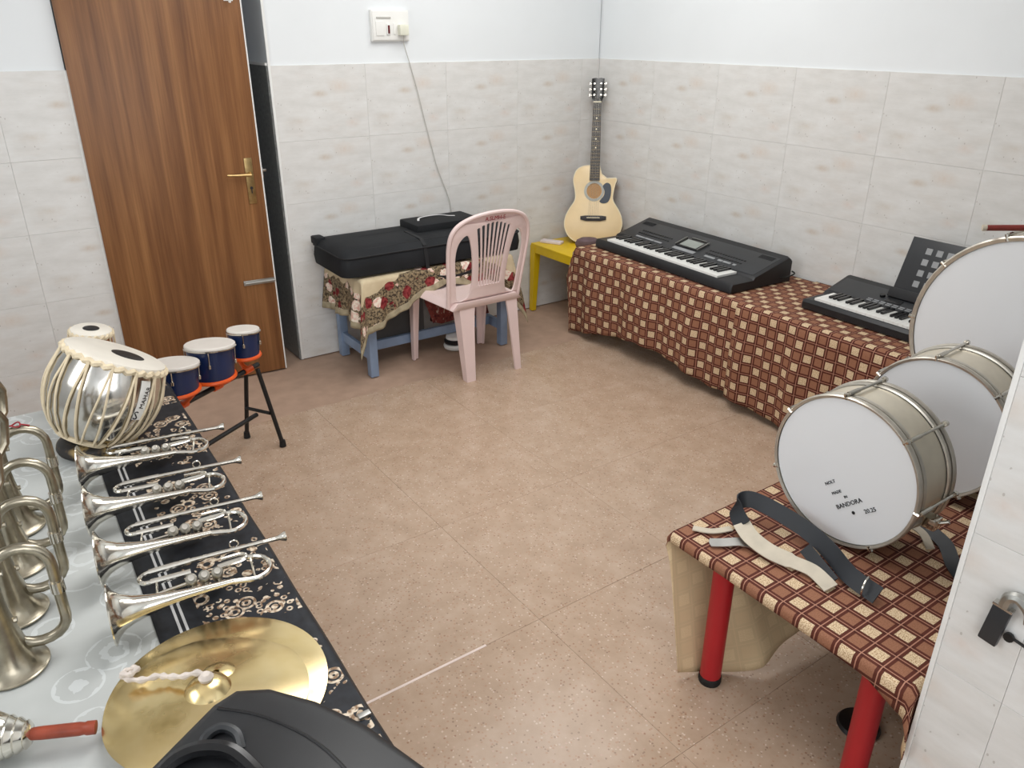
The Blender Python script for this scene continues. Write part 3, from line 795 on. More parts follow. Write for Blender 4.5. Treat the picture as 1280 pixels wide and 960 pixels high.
def guitar():
    base = Vector((-.238, -.285, SH+.004)); top = Vector((-.062, -.068, 1.392))
    ax = (top-base); Lg = ax.length; zax = ax.normalized()
    face = Vector((-.70, -.72, 0)); yb = -(face - zax*face.dot(zax)).normalized()     # local +y = toward the wall
    xax = yb.cross(zax)
    t = thing('acoustic_guitar', 'natural wood cutaway acoustic guitar leaning upright in the corner', 'guitar')
    m = Matrix((xax, yb, zax)).transposed().to_4x4(); m.translation = base; t.matrix_world = m
    B = .475
    half = [(0, 0), (.06, .003), (.115, .02), (.155, .055), (.177, .11), (.172, .165), (.148, .215), (.122, .255), (.114, .285), (.119, .33), (.128, .37)]
    left = [(-x, z) for x, z in half] + [(-.128, .405), (-.112, .445), (-.08, .468), (-.04, B), (0, B)]
    right = [(x, z) for x, z in half] + [(.134, .384), (.135, .394), (.127, .401), (.11, .399), (.075, .398), (.042, .424), (.027, B)]
    ol = [(p.x, p.y) for p in catmull([Vector((x, z, 0)) for x, z in right[:-7]], 4)] + [(x, z) for x, z in right[-7:]] 
    ll = [(p.x, p.y) for p in catmull([Vector((x, z, 0)) for x, z in left], 4)]
    outline = ol + list(reversed(ll))[0:-1]
    F = RX(PI/2)          # xy -> xz, extrude along y
    d = .072
    shape2d('body_sides', [outline], d, 'guitar_side', t, .003, T(0, d/2+.003, 0) @ F)
    hole = arc(0, .322, .047, 0, 360, 31)[:-1]
    shape2d('soundboard', [outline, list(reversed(hole))], .005, 'guitar_top', t, .0012, T(0, .001, 0) @ F)
    b = MB(); b.tube([(x, -.0005, z) for x, z in outline], .0032, 6, cyc=True); b.obj('binding', 'binding_cream', t)
    b = MB(); b.lathe([(.0, 0), (.047, 0)], 28, T(0, .0025, .322) @ RX(PI/2)); b.obj('sound_hole', 'soundhole_wood', t)
    b = MB(); b.lathe([(.047, 0), (.047, .0012), (.062, .0012), (.062, 0)], 36, T(0, -.0015, .322) @ RX(PI/2)); b.obj('rosette', 'rosette_grey', t)
    pg = [(.052, .352), (.075, .372), (.098, .36), (.104, .325), (.1, .285), (.085, .255), (.055, .248), (.035, .258), (.042, .272), (.06, .295), (.063, .325)]
    shape2d('pickguard', [[(p.x, p.y) for p in catmull([Vector((x, z, 0)) for x, z in pg], 4, True)]], .002, 'pickguard', t, 0, T(0, -.003, 0) @ F)
    br = [(-.078, .15), (-.078, .168), (-.05, .172), (.05, .172), (.078, .168), (.078, .15), (.045, .142), (-.045, .142)]
    bo = shape2d('bridge', [br], .009, 'fretboard', t, .0015, T(0, -.006, 0) @ F)
    b = MB(); b.box((-.04, -.014, .158), (.04, -.010, .162)); b.obj('saddle', 'binding_cream', bo)
    nut = .838*Lg/.98
    b = MB(); n0, n1 = .031, .024
    v = []
    for z, w_, dep in ((B-.09, n0, .012), (nut, n1, .012)):
        v += [(-w_, -.012, z), (w_, -.012, z), (w_, -.003, z), (-w_, -.003, z)]
    b.add(v, [(0, 1, 2, 3), (4, 5, 6, 7), (0, 1, 5, 4), (1, 2, 6, 5), (2, 3, 7, 6), (3, 0, 4, 7)]); fb = b.obj('fretboard', 'fretboard', t)
    b = MB(); v = []
    for z, w_, dp in ((B-.01, n0*.95, .055), (B+.05, n0*.85, .022), (nut, n1*.95, .016)):
        v += [(-w_, -.004, z), (w_, -.004, z), (w_*.6, dp, z), (-w_*.6, dp, z)]
    b.add(v, [(0, 1, 2, 3), (8, 9, 10, 11)] + [(i*4+k, i*4+(k+1) % 4, i*4+4+(k+1) % 4, i*4+4+k) for i in range(2) for k in range(4)]); b.obj('neck', 'guitar_side', t)
    fr = MB(); sc = nut-.16; zf = []
    for i in range(1, 20):
        z = nut-sc*(1-2**(-i/12)); w_ = n0+(n1-n0)*(z-(B-.09))/(nut-(B-.09)); zf.append(z)
        if z > B-.08: fr.box((-w_, -.0128, z-.0005), (w_, -.012, z+.0005))
    stuff(fr.obj('frets', 'brass_old', fb, 0))
    dm = MB()
    for i in (3, 5, 7, 9):
        z = (zf[i-1]+zf[i-2])/2; dm.lathe([(0, 0), (.0045, 0), (.0045, .0008), (0, .0008)], 10, T(0, -.0121, z) @ RX(PI/2))
    stuff(dm.obj('inlay_dots', 'binding_cream', fb))
    b = MB(); b.box((-.0245, -.0145, nut), (.0245, -.003, nut+.006)); b.obj('nut', 'binding_cream', t)
    hd = [(-.024, nut+.006), (.024, nut+.006), (.034, nut+.035), (.036, Lg-.004), (.018, Lg), (0, Lg-.004), (-.018, Lg), (-.036, Lg-.004), (-.034, nut+.035)]
    ho = shape2d('headstock', [hd], .014, 'plastic_black_gloss', t, .002, T(0, .004, 0) @ F)
    for s in (-1, 1):
        for q in range(3):
            z = nut+.045+.033*q; b = MB()
            b.lathe([(0, 0), (.0055, 0), (.0055, .004), (.003, .004), (.003, .014), (0, .014)], 10, T(s*.02, -.003, z) @ RX(PI/2))
            b.tube([(s*.034, .004, z), (s*.043, .004, z)], .003, 6); b.box((s*.0485-.006, -.002, z-.008), (s*.0485+.006, .01, z+.008), ch=.003)
            b.obj('tuning_peg', 'chrome', ho)
    st = MB()
    for q in range(6):
        f = (q-2.5)/2.5
        st.tube([(f*.028, -.0145, .16), (f*.019, -.0165, nut+.003), (f*.019, -.008, nut+.05+.033*(q % 3))], .0006, 4)
    stuff(st.obj('strings', 'steel', t))
guitar()

# ------------------------------------------------------------------ blue table with keyboard bag
def blue_table():
    h = .528; cx, cy = -1.425, -.245
    t = thing('wooden_table', 'small pale blue wooden table under the floral cloth by the wall', 'table', (cx, cy, 0))
    X, Y = .43, .205
    b = MB(); b.box((-X-.01, -Y-.01, h-.02), (X+.01, Y+.01, h), ch=.002); b.obj('tabletop', 'wood_blue', t)
    for sx in (-1, 1):
        for sy in (-1, 1):
            x, y = sx*(X-.022), sy*(Y-.022)
            b = MB(); b.box((x-.022, y-.022, 0), (x+.022, y+.022, h-.02), ch=.002); b.obj('leg', 'wood_blue', t)
    for sy in (-1, 1):
        b = MB(); b.box((-X+.03, sy*(Y-.022)-.01, h-.09), (X-.03, sy*(Y-.022)+.01, h-.02), ch=.002); b.obj('apron', 'wood_blue', t)
    for sx in (-1, 1):
        b = MB(); b.box((sx*(X-.022)-.011, -Y+.03, .085), (sx*(X-.022)+.011, Y-.03, .138), ch=.002); b.obj('stretcher', 'wood_blue', t)
        b = MB(); b.box((sx*(X-.022)-.01, -Y+.03, h-.09), (sx*(X-.022)+.01, Y-.03, h-.02), ch=.002); b.obj('apron', 'wood_blue', t)
    f = lerp_fn([(-1.9, .29), (-1.8, .26), (-1.55, .14), (-1.4, .10), (-1.3, .12), (-1.15, .2), (-.98, .29)])
    side = lerp_fn([(-.5, .29), (-.3, .24), (0, .26)])
    c = drape('tablecloth', -1.868, -.985, -.458, -.022, h+.004, {'l': side, 'r': side, 'f': f}, ['cloth_floral', 'cloth_floral_back'], step=.014, wave=.016, lam=.17, flare=.02, edge=True, seed=11, thick=.002)
    tag(c, 'beige floral cloth with dark red roses draped over the small blue table', 'tablecloth')
    b = MB(); b.box((-X+.03, -.068, .088), (X-.03, -.044, .138), ch=.002); b.obj('stretcher', 'wood_blue', t)
    b = MB(); b.box((-X+.03, -.042, .12), (-.02, -.034, h-.03)); b.obj('middle_panel', 'bag_inner', t)
    b = MB(); b.band([(-1.43+.016*i, -.268-.008*math.sin(i*1.1), .30+.012*math.sin(i*.5)) for i in range(25)], .3, .002, (0, 0, 1))
    tag(b.obj('hanging_cloth', 'cloth_red'), 'dark red patterned cloth hanging under the blue table behind the chair', 'cloth')
blue_table()
def keyboard_bag():
    z0 = .5335
    t = thing('keyboard_bag', 'large black padded keyboard bag lying on the floral table', 'bag', (-1.425, -.24, z0), (0, 0, rad(-.6)))
    L2, D2, H = .527, .205, .135
    b = MB(); ns = 24; rows = []
    prof = [(0, 0), (.012, .03), (.006, .09), (-.004, .122), (-.03, .137)]
    # rounded plan ring lofted upward
    def ring(ins, z, sag):
        pts = []
        r = .05
        for (cxx, cyy, a0) in ((L2-r, D2-r, 0), (-L2+r, D2-r, 90), (-L2+r, -D2+r, 180), (L2-r, -D2+r, 270)):
            for k in range(6):
                a = rad(a0+90*k/5)
                x = cxx+(r)*math.cos(a); y = cyy+r*math.sin(a)
                pts.append((x*(1+ins/L2), y*(1+ins/D2), z+sag*(1-(x/L2)**2)))
        return pts
    V = []; F_ = []; levels = [(-.035, .0, 0), (0, .012, 0), (.005, .055, 0), (0, .098, 0), (-.004, .106, 0), (-.001, .112, 0), (-.02, .136, .004), (-.08, .146, .008), (-.17, .148, .012)]
    for (i, z, s) in levels: V += ring(i, z, s)
    n = 24
    for k in range(len(levels)-1):
        for i in range(n):
            j = (i+1) % n; F_.append((k*n+i, k*n+j, (k+1)*n+j, (k+1)*n+i))
    F_.append(tuple(range(n-1, -1, -1))); F_.append(tuple((len(levels)-1)*n+i for i in range(n)))
    b.add(V, F_); b.obj('body', 'bag_black', t, 50)
    b = MB(); b.tube([(x*1.003, y*1.006, .108) for x, y, z in ring(0, 0, 0)], .0045, 6, cyc=True); b.obj('zip_piping', 'strap_black', t)
    # front pocket flap seam on the lid
    b = MB(); b.tube(catmull([(-.4, -.175, .135), (-.2, -.17, .138), (.1, -.172, .138), (.25, -.172, .137)], 5), .004, 6); b.obj('lid_seam', 'strap_black', t)
    # raised pocket with handle flap
    b = MB(); b.box((-.04, -.06, .135), (.35, .15, .185), ch=.012); pk = b.obj('top_pocket', 'bag_black', t)
    b = MB(); b.band(catmull([(-.13, .04, .187), (-.1, .085, .19), (-.04, .10, .1915), (.03, .095, .191), (.07, .06, .188), (.1, .045, .187)], 5), .012, .0015, (0, 1, .0), T(.15, 0, 0)); b.obj('white_logo', 'ink_white', pk)
    # carrying straps, hanging down in front
    b = MB()
    b.band([(-.085, .0, .152), (-.085, -.17, .146), (-.083, -.203, .12), (-.08, -.212, .06), (-.075, -.213, .0), (-.068, -.222, -.025)], .02, .004, (1, 0, 0), T(.005, 0, 0)); b.obj('strap', 'strap_black', t)
    b = MB(); b.band(catmull([(-.066, -.223, -.02), (-.03, -.232, -.05), (.07, -.236, -.064), (.18, -.236, -.05), (.25, -.228, -.01), (.262, -.214, .05)], 5), .02, .004, (0, -.3, 1), T(.005, 0, 0)); b.obj('strap', 'strap_black', t)
    b = MB(); b.band([(.265, .0, .152), (.265, -.17, .146), (.265, -.203, .12), (.262, -.212, .05)], .02, .004, (1, 0, 0), T(.005, 0, 0)); b.obj('strap', 'strap_black', t)
    b = MB(); b.box((-L2-.004, .12, .11), (-L2+.05, .2, .15), ch=.01); b.obj('end_tab', 'bag_black', t)
keyboard_bag()
def floor_bits():
    t = thing('jingle_ring', 'small white and black ringed percussion piece on floor under the table', 'percussion', (-1.275, -.33, 0))
    b = MB(); b.lathe([(.045, .0), (.062, .006), (.066, .02), (.06, .03), (.045, .034), (.035, .02)], 24, closed=True); b.obj('white_ring', 'plastic_white', t)
    b = MB(); b.lathe([(.04, .034), (.06, .036), (.062, .05), (.05, .06), (.036, .05)], 24, closed=True); b.obj('black_ring', 'plastic_black', t)
    b = MB(); b.lathe([(.035, .06), (.052, .062), (.05, .078), (.03, .084), (0, .085)], 24); b.obj('white_cap', 'plastic_white', t)
floor_bits()

# ------------------------------------------------------------------ plastic chair
def chair():
    t = thing('plastic_chair', 'pale pink plastic armless chair with slatted back facing the keyboard bag', 'chair', (-1.335, -.56, 0))
    P = 'chair_pink'; hs = .425
    # seat
    b = MB(); N = 14; V = []; F_ = []
    for j in range(N+1):
        v = j/N; y = -.205+.42*v
        for i in range(N+1):
            u = i/N*2-1; hw = .205+.03*v
            x = u*hw; e = max(abs(u), 0)**6; fr = max(0, (v-.86)/.14)
            z = hs - .012*(1-u*u)*(1-(2*v-1)**2) - .03*max(0, abs(u)-.88)/.12 - .025*fr**1.5
            V.append((x, y-.012*max(0, abs(u)-.8)*5*(1 if v > .9 else 0), z))
    W = N+1
    for j in range(N):
        for i in range(N): o = j*W+i; F_.append((o, o+1, o+W+1, o+W))
    # skirt
    ring = [i for i in range(W)] + [j*W+N for j in range(1, W)] + [N*W+i for i in range(N-1, -1, -1)] + [j*W for j in range(N-1, 0, -1)]
    base = len(V)
    for i in ring: x, y, z = V[i]; V.append((x*1.01, y*1.005, hs-.034))
    n = len(ring)
    for k in range(n): F_.append((ring[k], ring[(k+1) % n], base+(k+1) % n, base+k))
    b.add(V, F_); o = b.obj('seat', P, t, 32)
    md = o.modifiers.new('thickness', 'SOLIDIFY'); md.thickness = .004
    # legs: tapered angle sections
    def leg(tx, ty, fx, fy, wt, wf, sx, sy, th=.012):
        b = MB(); V = []; lv = 7
        for k in range(lv+1):
            q = k/lv; x = tx+(fx-tx)*q; y = ty+(fy-ty)*q; z = (hs-.008)*(1-q); w_ = wt+(wf-wt)*q**.7
            # L-shaped section, outer corner at (x, y), flanges inward
            V += [(x, y, z), (x-sx*w_, y, z), (x-sx*w_, y-sy*th, z), (x-sx*th, y-sy*th, z), (x-sx*th, y-sy*w_*.8, z), (x, y-sy*w_*.8, z)]
        F_ = []
        for k in range(lv):
            for i in range(6): j = (i+1) % 6; F_.append((k*6+i, k*6+j, k*6+6+j, k*6+6+i))
        F_.append((0, 1, 2, 3, 4, 5)); F_.append(tuple(lv*6+i for i in range(6)))
        b.add(V, F_); b.obj('leg', P, t, 30)
    leg(-.165, -.2, -.142, -.225, .095, .052, -1, -1); leg(.182, -.2, .198, -.225, .07, .036, 1, -1)
    leg(-.236, .195, -.225, .22, .065, .034, -1, 1); leg(.236, .195, .235, .22, .065, .034, 1, 1)
    # back: outline with openings
    out = []
    L = [(-.215, 0), (-.222, .12), (-.232, .24), (-.235, .33), (-.222, .395), (-.185, .44), (-.12, .47), (-.05, .482), (0, .484)]
    Lp = [(p.x, p.y) for p in catmull([Vector((x, y, 0)) for x, y in L], 4)]
    out = Lp + [(-x, y) for x, y in reversed(Lp[:-1])]
    holes = []
    sideh = [(-.172, .035), (-.186, .15), (-.196, .25), (-.19, .32), (-.168, .362), (-.143, .375), (-.125, .345), (-.108, .27), (-.098, .18), (-.097, .1), (-.11, .05), (-.135, .03)]
    s1 = [(p.x, p.y) for p in catmull([Vector((x, y, 0)) for x, y in sideh], 4, True)]
    holes.append(s1); holes.append([(-x, y) for x, y in reversed(s1)])
    nsl = 8
    for i in range(nsl):
        a0 = -1+2*i/nsl; a1 = -1+2*(i+1)/nsl; am = (a0+a1)/2
        topz = lambda a: .432-.03*a*a
        g = .06
        def xx(a, f): return a*(.066+.034*f**1.6)
        l0 = a0+(a1-a0)*g; l1 = a1-(a1-a0)*g
        pts = []
        for k in range(7): f = k/6; pts.append((xx(l0, f), .10+(topz(am)-.006-.10)*f))
        pts.append((xx(am, 1), topz(am)))
        for k in range(6, -1, -1): f = k/6; pts.append((xx(l1, f), .10+(topz(am)-.006-.10)*f))
        pts.append((xx(am, 0), .095))
        holes.append(pts)
    tilt = rad(11)
    def warp(c):
        u, v, d = c.x, c.y, c.z
        depth = -.035*(u/.235)**2     # sides wrap forward
        zz = hs-.02 + v*math.cos(tilt); yy = -.195 - v*math.sin(tilt) - depth + d
        return Vector((u, yy, zz))
    shape2d('backrest', [out]+holes, .012, P, t, .0012, None, 40, warp)
    # raised outer rim of the back
    b = MB(); rim = [warp(Vector((x*.975, y-.006, -.004))) for x, y in out]
    b.tube(rim, .0095, 8); b.obj('back_rim', P, t)
    p = warp(Vector((-.005, .449, -.0085)))
    M = T(p.x, p.y, p.z) @ RX(PI/2-tilt*-1+0) 
    lettering('A.SLMH-E', .028, 'ink_red', t, T(p.x, p.y-.0005, p.z) @ RX(PI/2+tilt))
chair()

# ------------------------------------------------------------------ red-legged table and the drums
RH = .45
def red_table():
    x0, x1, y0, y1 = -2.06, -.52, -3.42, -2.765
    cx, cy = (x0+x1)/2, (y0+y1)/2
    t = thing('drum_table', 'low long table with red tubular legs carrying the three drums', 'table', (cx, cy, 0))
    b = MB(); b.box((x0-cx, y0-cy, RH-.025), (x1-cx, y1-cy, RH-.001), ch=.003); b.obj('tabletop', 'door_wood', t)
    for lx in (-1.998, -.6):
        for ly in (-2.892, -3.325):
            b = MB(); b.lathe([(0, .018), (.029, .018), (.029, RH-.025), (0, RH-.025)], 24, T(lx-cx, ly-cy, 0)); lg = b.obj('leg', 'leg_red', t)
            b = MB(); b.lathe([(0, 0), (.03, 0), (.032, .006), (.0315, .02), (.0295, .024), (0, .024)], 24, T(lx-cx, ly-cy, 0)); b.obj('rubber_foot', 'rubber_black', lg)
    back = lerp_fn([(-2.06, .45), (-1.98, .475), (-1.88, .485), (-1.78, .46), (-1.6, .42), (-1.3, .36), (-.5, .36)])
    left = lerp_fn([(-3.42, .08), (-3.34, .045), (-3.2, .036), (-2.9, .034), (-2.78, .034)])
    c = drape('tablecloth', x0-.004, x1, y0-.004, y1+.002, RH+.004, {'l': left, 'f': K(.16), 'b': back}, ['cloth_checked', 'cloth_checked_inner'], step=.02, wave=.006, lam=.4, flare=.004, seed=21, lean=lerp_fn([(-2.06, -.085), (-1.99, -.105), (-1.93, -.16), (-1.86, -.215), (-1.7, -.21), (-1.5, -.2), (-1.0, -.1), (-.5, -.05)]))
    tag(c, 'brown and cream checked cloth with beige underside draped over the red-legged table', 'tablecloth', 'checked tablecloths')
    # black round pad on the floor beneath
    t = thing('floor_stand', 'black round-footed floor stand under the red-legged table', 'stand', (-1.80, -3.225, 0))
    b = MB(); b.lathe([(0, 0), (.052, 0), (.055, .005), (.05, .014), (.016, .022), (.012, .03), (.011, .2), (0, .2)], 28); b.obj('base_plate', 'metal_black', t)
    return RH+.004
RT = red_table()
def drum(label, c, r, depth, nrods, text=None, rods_from=0, shell='drum_shell', group='white-headed drums on the red-legged table', hd=.022, name='side_drum', yaw=0):
    """drum whose front head faces -X; c = centre of the front head"""
    t = thing(name, label, 'drum', c, (0, 0, yaw), group)
    M0 = RY(PI/2)            # lathe z -> +x
    b = MB(); b.lathe([(r*.985, .004), (r*.985, depth-.004)], 64, M0); o = b.obj('shell', shell, t)
    for xx, s in ((0, 1), (depth, -1)):
        b = MB(); b.lathe([(0, xx-s*.001), (r*.97, xx-s*.001), (r*.985, xx+s*.004)], 64, M0); b.obj('drumhead', 'drum_head', t)
        b = MB(); q = xx
        b.lathe([(r*.975, q-s*.005), (r*1.008, q-s*.008), (r*1.022, q-s*.004), (r*1.024, q+s*.004), (r*1.012, q+s*.009), (r*.99, q+s*.009), (r*.985, q-s*.002)], 64, M0, closed=True); h = b.obj('hoop', 'hoop_metal', t)
        b = MB(); b.lathe([(r*.992, q+s*.0085), (r*.992, q+s*.0135)], 64, M0); b.obj('hoop_gap', 'rubber_black', h)
        b = MB(); q = xx+s*hd; b.lathe([(r*.985, q-s*.0085), (r*1.008, q-s*.0075), (r*1.014, q-s*.003), (r*1.012, q+s*.003), (r*.985, q+s*.005)], 64, M0); b.obj('counter_hoop', 'hoop_metal', h)
        b = MB(); b.lathe([(r*.99, q+s*.0045), (r*.99, q+s*.0075)], 64, M0); b.obj('hoop_gap', 'rubber_black', h)
    for k in range(nrods):
        a = rods_from+2*PI*k/nrods
        R1 = r*1.035; cy, cz = math.cos(a), math.sin(a)
        b = MB(); b.tube([(-.004, R1*cy, R1*cz), (depth+.006, R1*cy, R1*cz)], .004, 8)
        b.tube([(.006, R1*cy, R1*cz), (.05, R1*cy, R1*cz)], .006, 8)
        rd = b.obj('tension_rod', 'chrome', t)
        for xx in (-.002, depth+.002):
            b = MB(); b.tube([(xx, r*.98*cy, r*.98*cz), (xx, (R1+.003)*cy, (R1+.003)*cz)], .0065, 8); b.obj('claw', 'chrome', rd)
        b = MB(); b.lathe([(0, 0), (.0075, 0), (.0075, .01), (.005, .014), (0, .014)], 10, T(depth+.006, R1*cy, R1*cz) @ M0); b.obj('wing_nut', 'chrome', rd)
    return t
def drums():
    t = drum('nearest white-headed side drum with handwriting on its skin', (-1.757, -3.02, RT+.2025), .1965, .148, 7, rods_from=rad(185))
    F = lambda y, z, rot: T(-.002, y, z) @ RZ(-PI/2) @ RX(PI/2) @ RZ(rot)
    # skin faces -X: reading direction runs toward -Y
    for tx, sz, y, z, rt in (('NOLT', .012, .026, -.044, 42), ('MADE', .011, .004, -.062, 42), ('BANDORA', .0165, -.034, -.076, 42), ('IN', .010, -.022, -.062, 42), ('20.25', .0155, -.09, -.066, 40)):
        lettering(tx, sz, 'ink_black', t, F(y, z, rad(rt)))
    b = MB(); b.lathe([(0, 0), (.0045, 0), (.0045, .0006), (0, .0006)], 14, T(-.0018, -.05, -.094) @ RY(-PI/2)); b.obj('ink_dot', 'ink_black', t)
    # snare strainer on the near side
    b = MB(); b.box((.05, -.222, -.075), (.085, -.19, -.045), ch=.004); b.tube([(.068, -.215, -.06), (.075, -.24, -.045)], .005, 8); b.obj('strainer', 'chrome', t)
    t = drum('middle white-headed side drum behind the one with handwriting', (-1.346, -3.02, RT+.2045), .1985, .158, 7, rods_from=rad(185), yaw=rad(3))
    lettering('\u221a.', .02, 'ink_black', t, F(.06, -.035, 0))
    t = drum('large white-headed bass drum at the far end of the red-legged table', (-.875, -2.993, RT+.334), .325, .27, 10, rods_from=0, name='bass_drum', hd=.026)
    b = MB(); b.tube([(-.98, -2.72, 1.112), (-.80, -3.15, 1.132)], [.0085, .0105], 10)
    t2 = thing('drumstick', 'dark red wooden drumstick lying across the top of the bass drum', 'drumstick')
    Mst = T(-.74, -2.995, RT+.334+.325*1.03+.009)
    b = MB(); b.tube([(-.15, .165, -.012), (.0, -.02, .004), (.12, -.2, .012)], [.009, .010, .0105], 12, Mst); b.obj('stick', 'stick_red', t2)
    b = MB(); b.lathe([(0, -.006), (.0095, -.006), (.0098, .004), (.0095, .006), (0, .006)], 12, Mst @ T(-.152, .168, -.012) @ align_z((-.15, .185, -.016))); b.obj('tip', 'strap_leather', t2)
drums()
def straps():
    z = RT+.004
    t = thing('carrying_strap', 'black and grey leather drum carrying strap looped in front of the handwritten drum', 'strap')
    def P(*L): return catmull([Vector(p) for p in L], 6)
    # black band running from the buckle along the drum, bent over at the far end
    A = P((-1.893, -3.238, z+.022), (-1.885, -3.16, z+.026), (-1.848, -3.072, z+.034), (-1.832, -2.988, z+.042), (-1.842, -2.892, z+.054), (-1.862, -2.838, z+.06), (-1.9, -2.828, z+.056), (-1.925, -2.85, z+.046), (-1.94, -2.885, z+.034))
    n = len(A); wd = [(.6, .12, .72) for i in range(n)]
    b = MB(); b.band(A, [.044]*n, .0035, wd); o = b.obj('black_band', 'strap_black_leather', t)
    Bp = P((-1.938, -2.878, z+.036), (-1.955, -2.925, z+.026), (-1.955, -2.985, z+.018), (-1.938, -3.04, z+.014), (-1.925, -3.085, z+.012), (-1.932, -3.125, z+.009), (-1.94, -3.15, z+.007))
    n = len(Bp); b = MB(); b.band(Bp, [.044]*(n//2)+[.036]*(n-n//2), .003, [(.88, .25, .35)]*n); b.obj('grey_lining', 'strap_leather', t)
    b = MB(); b.band(P((-1.878, -3.03, z+.024), (-1.9, -3.09, z+.016), (-1.918, -3.14, z+.008)), .032, .003, (.7, .2, .6)); b.obj('black_tail', 'strap_black_leather', t)
    b = MB(); b.band(P((-2.035, -2.86, z+.004), (-2.01, -2.88, z+.005), (-1.975, -2.905, z+.008), (-1.95, -2.93, z+.008)), [.01]+[.03]*12+[.034]*6, .003, (.5, .7, .1)); b.obj('buckle_plate', 'steel_satin', t)
    b = MB(); b.tube([(-1.892+.026*math.cos(a), -3.205+.006*math.cos(a), z+.027+.022*math.sin(a)) for a in [2*PI*k/20 for k in range(20)]], .0022, 6, cyc=True); b.obj('ring_buckle', 'chrome', t)
    t = thing('carrying_strap', 'black leather strap lying on the checked cloth between the two side drums', 'strap')
    b = MB(); b.band(P((-1.52, -3.12, z+.012), (-1.53, -3.17, z+.010), (-1.56, -3.22, z+.012), (-1.62, -3.27, z+.012), (-1.66, -3.32, z+.01)), .035, .004, (.8, -.5, .4)); b.obj('black_band', 'strap_black_leather', t)
    b = MB(); b.band(P((-1.56, -3.10, z+.022), (-1.57, -3.16, z+.022), (-1.62, -3.21, z+.022)), .02, .003, (.8, -.5, .2)); b.obj('grey_lining', 'strap_leather', t)
    b = MB(); b.band(P((-2.02, -2.79, z+.003), (-1.99, -2.83, z+.004), (-1.94, -2.85, z+.004)), .02, .003, (.6, .8, 0)); o = b.obj('leather_tab', 'strap_leather')
    tag(o, 'short beige leather tab at the corner of the red-legged table', 'strap')
straps()

# ------------------------------------------------------------------ left table with brass and tabla
LH = .5
LX = lambda y: -2.948 - .032*(-1.12-y)      # right edge of the table
def left_table():
    t = thing('display_table', 'low table under the grey damask cloth carrying the brass instruments', 'table')
    x0, y0, y1 = -4.2, -3.62, -1.13
    b = MB(); V = []
    for z in (LH-.03, LH-.002):
        V += [(x0, y0, z), (LX(y0)-.01, y0, z), (LX(y1)-.01, y1, z), (x0, y1, z)]
    b.add(V, [(0, 1, 2, 3), (4, 5, 6, 7), (0, 1, 5, 4), (1, 2, 6, 5), (2, 3, 7, 6), (3, 0, 4, 7)]); b.obj('tabletop', 'door_wood', t)
    for x, y in ((-4.12, -3.5), (-3.12, -3.5), (-4.12, -1.22), (-3.06, -1.22)):
        b = MB(); b.box((x-.025, y-.025, 0), (x+.025, y+.025, LH-.03), ch=.003); b.obj('leg', 'metal_black', t)
    def sheet(name, xa, xb, ya, yb, z, mat, over_r=0, over_b=0, nx=24, ny=80, rip=0, fall_l=0):
        V = []; UV = []; F_ = []
        us = [i/nx for i in range(nx+1)]; ex = [k/8 for k in range(1, 9)] if over_r else []
        vsn = [j/ny for j in range(ny+1)]; ey = [k/8 for k in range(1, 9)] if over_b else []
        cols = [(0, u) for u in us] + [(1, k) for k in ex]; rows = [(0, v) for v in vsn] + [(1, k) for k in ey]
        for (ry, v) in rows:
            y = ya+(yb-ya)*v if ry == 0 else yb
            db = over_b*v if ry else 0
            for (rx, u) in cols:
                A, B = xa(y), xb(y)
                x = A+(B-A)*u if rx == 0 else B
                dr = over_r*u if rx else 0
                zz = z + rip*(math.sin(x*23+y*7)+math.sin(y*17-x*9))*.5
                px, py = x, y
                if dr: px += .012*min(1, dr/.02)+.012*dr/.3*math.sin(y*16); 
                if db: py += .012*min(1, db/.02)
                dd = math.hypot(dr, db)
                V.append((px, py, zz-dd)); UV.append((x-A+dr if True else 0, y+db))
        W = len(cols)
        for j in range(len(rows)-1):
            for i in range(W-1): o = j*W+i; F_.append((o, o+1, o+W+1, o+W))
        me = bpy.data.meshes.new(name); me.from_pydata(V, [], F_); ul = me.uv_layers.new(name='UVMap')
        for lp in me.loops: ul.data[lp.index].uv = UV[lp.vertex_index]
        o = link(name, me, mat, None, 60)
        md = o.modifiers.new('thickness', 'SOLIDIFY'); md.thickness = .0015; md.offset = -1
        return o
    c = sheet('tablecloth', lambda y: -4.2, lambda y: LX(y)-.02, -3.62, -1.12, LH+.0015, 'cloth_damask', over_b=.3, rip=.0012, nx=50)
    tag(c, 'silvery grey damask cloth covering the low table on the left', 'tablecloth')
    c = sheet('table_runner', lambda y: LX(y)-.29, lambda y: LX(y), -3.5, -1.115, LH+.005, 'cloth_runner', over_r=.06, over_b=.25, rip=.0008, nx=16)
    tag(c, 'black table runner with embroidered cream scrolls under the trumpets', 'runner')
left_table()
TZ = LH+.0062

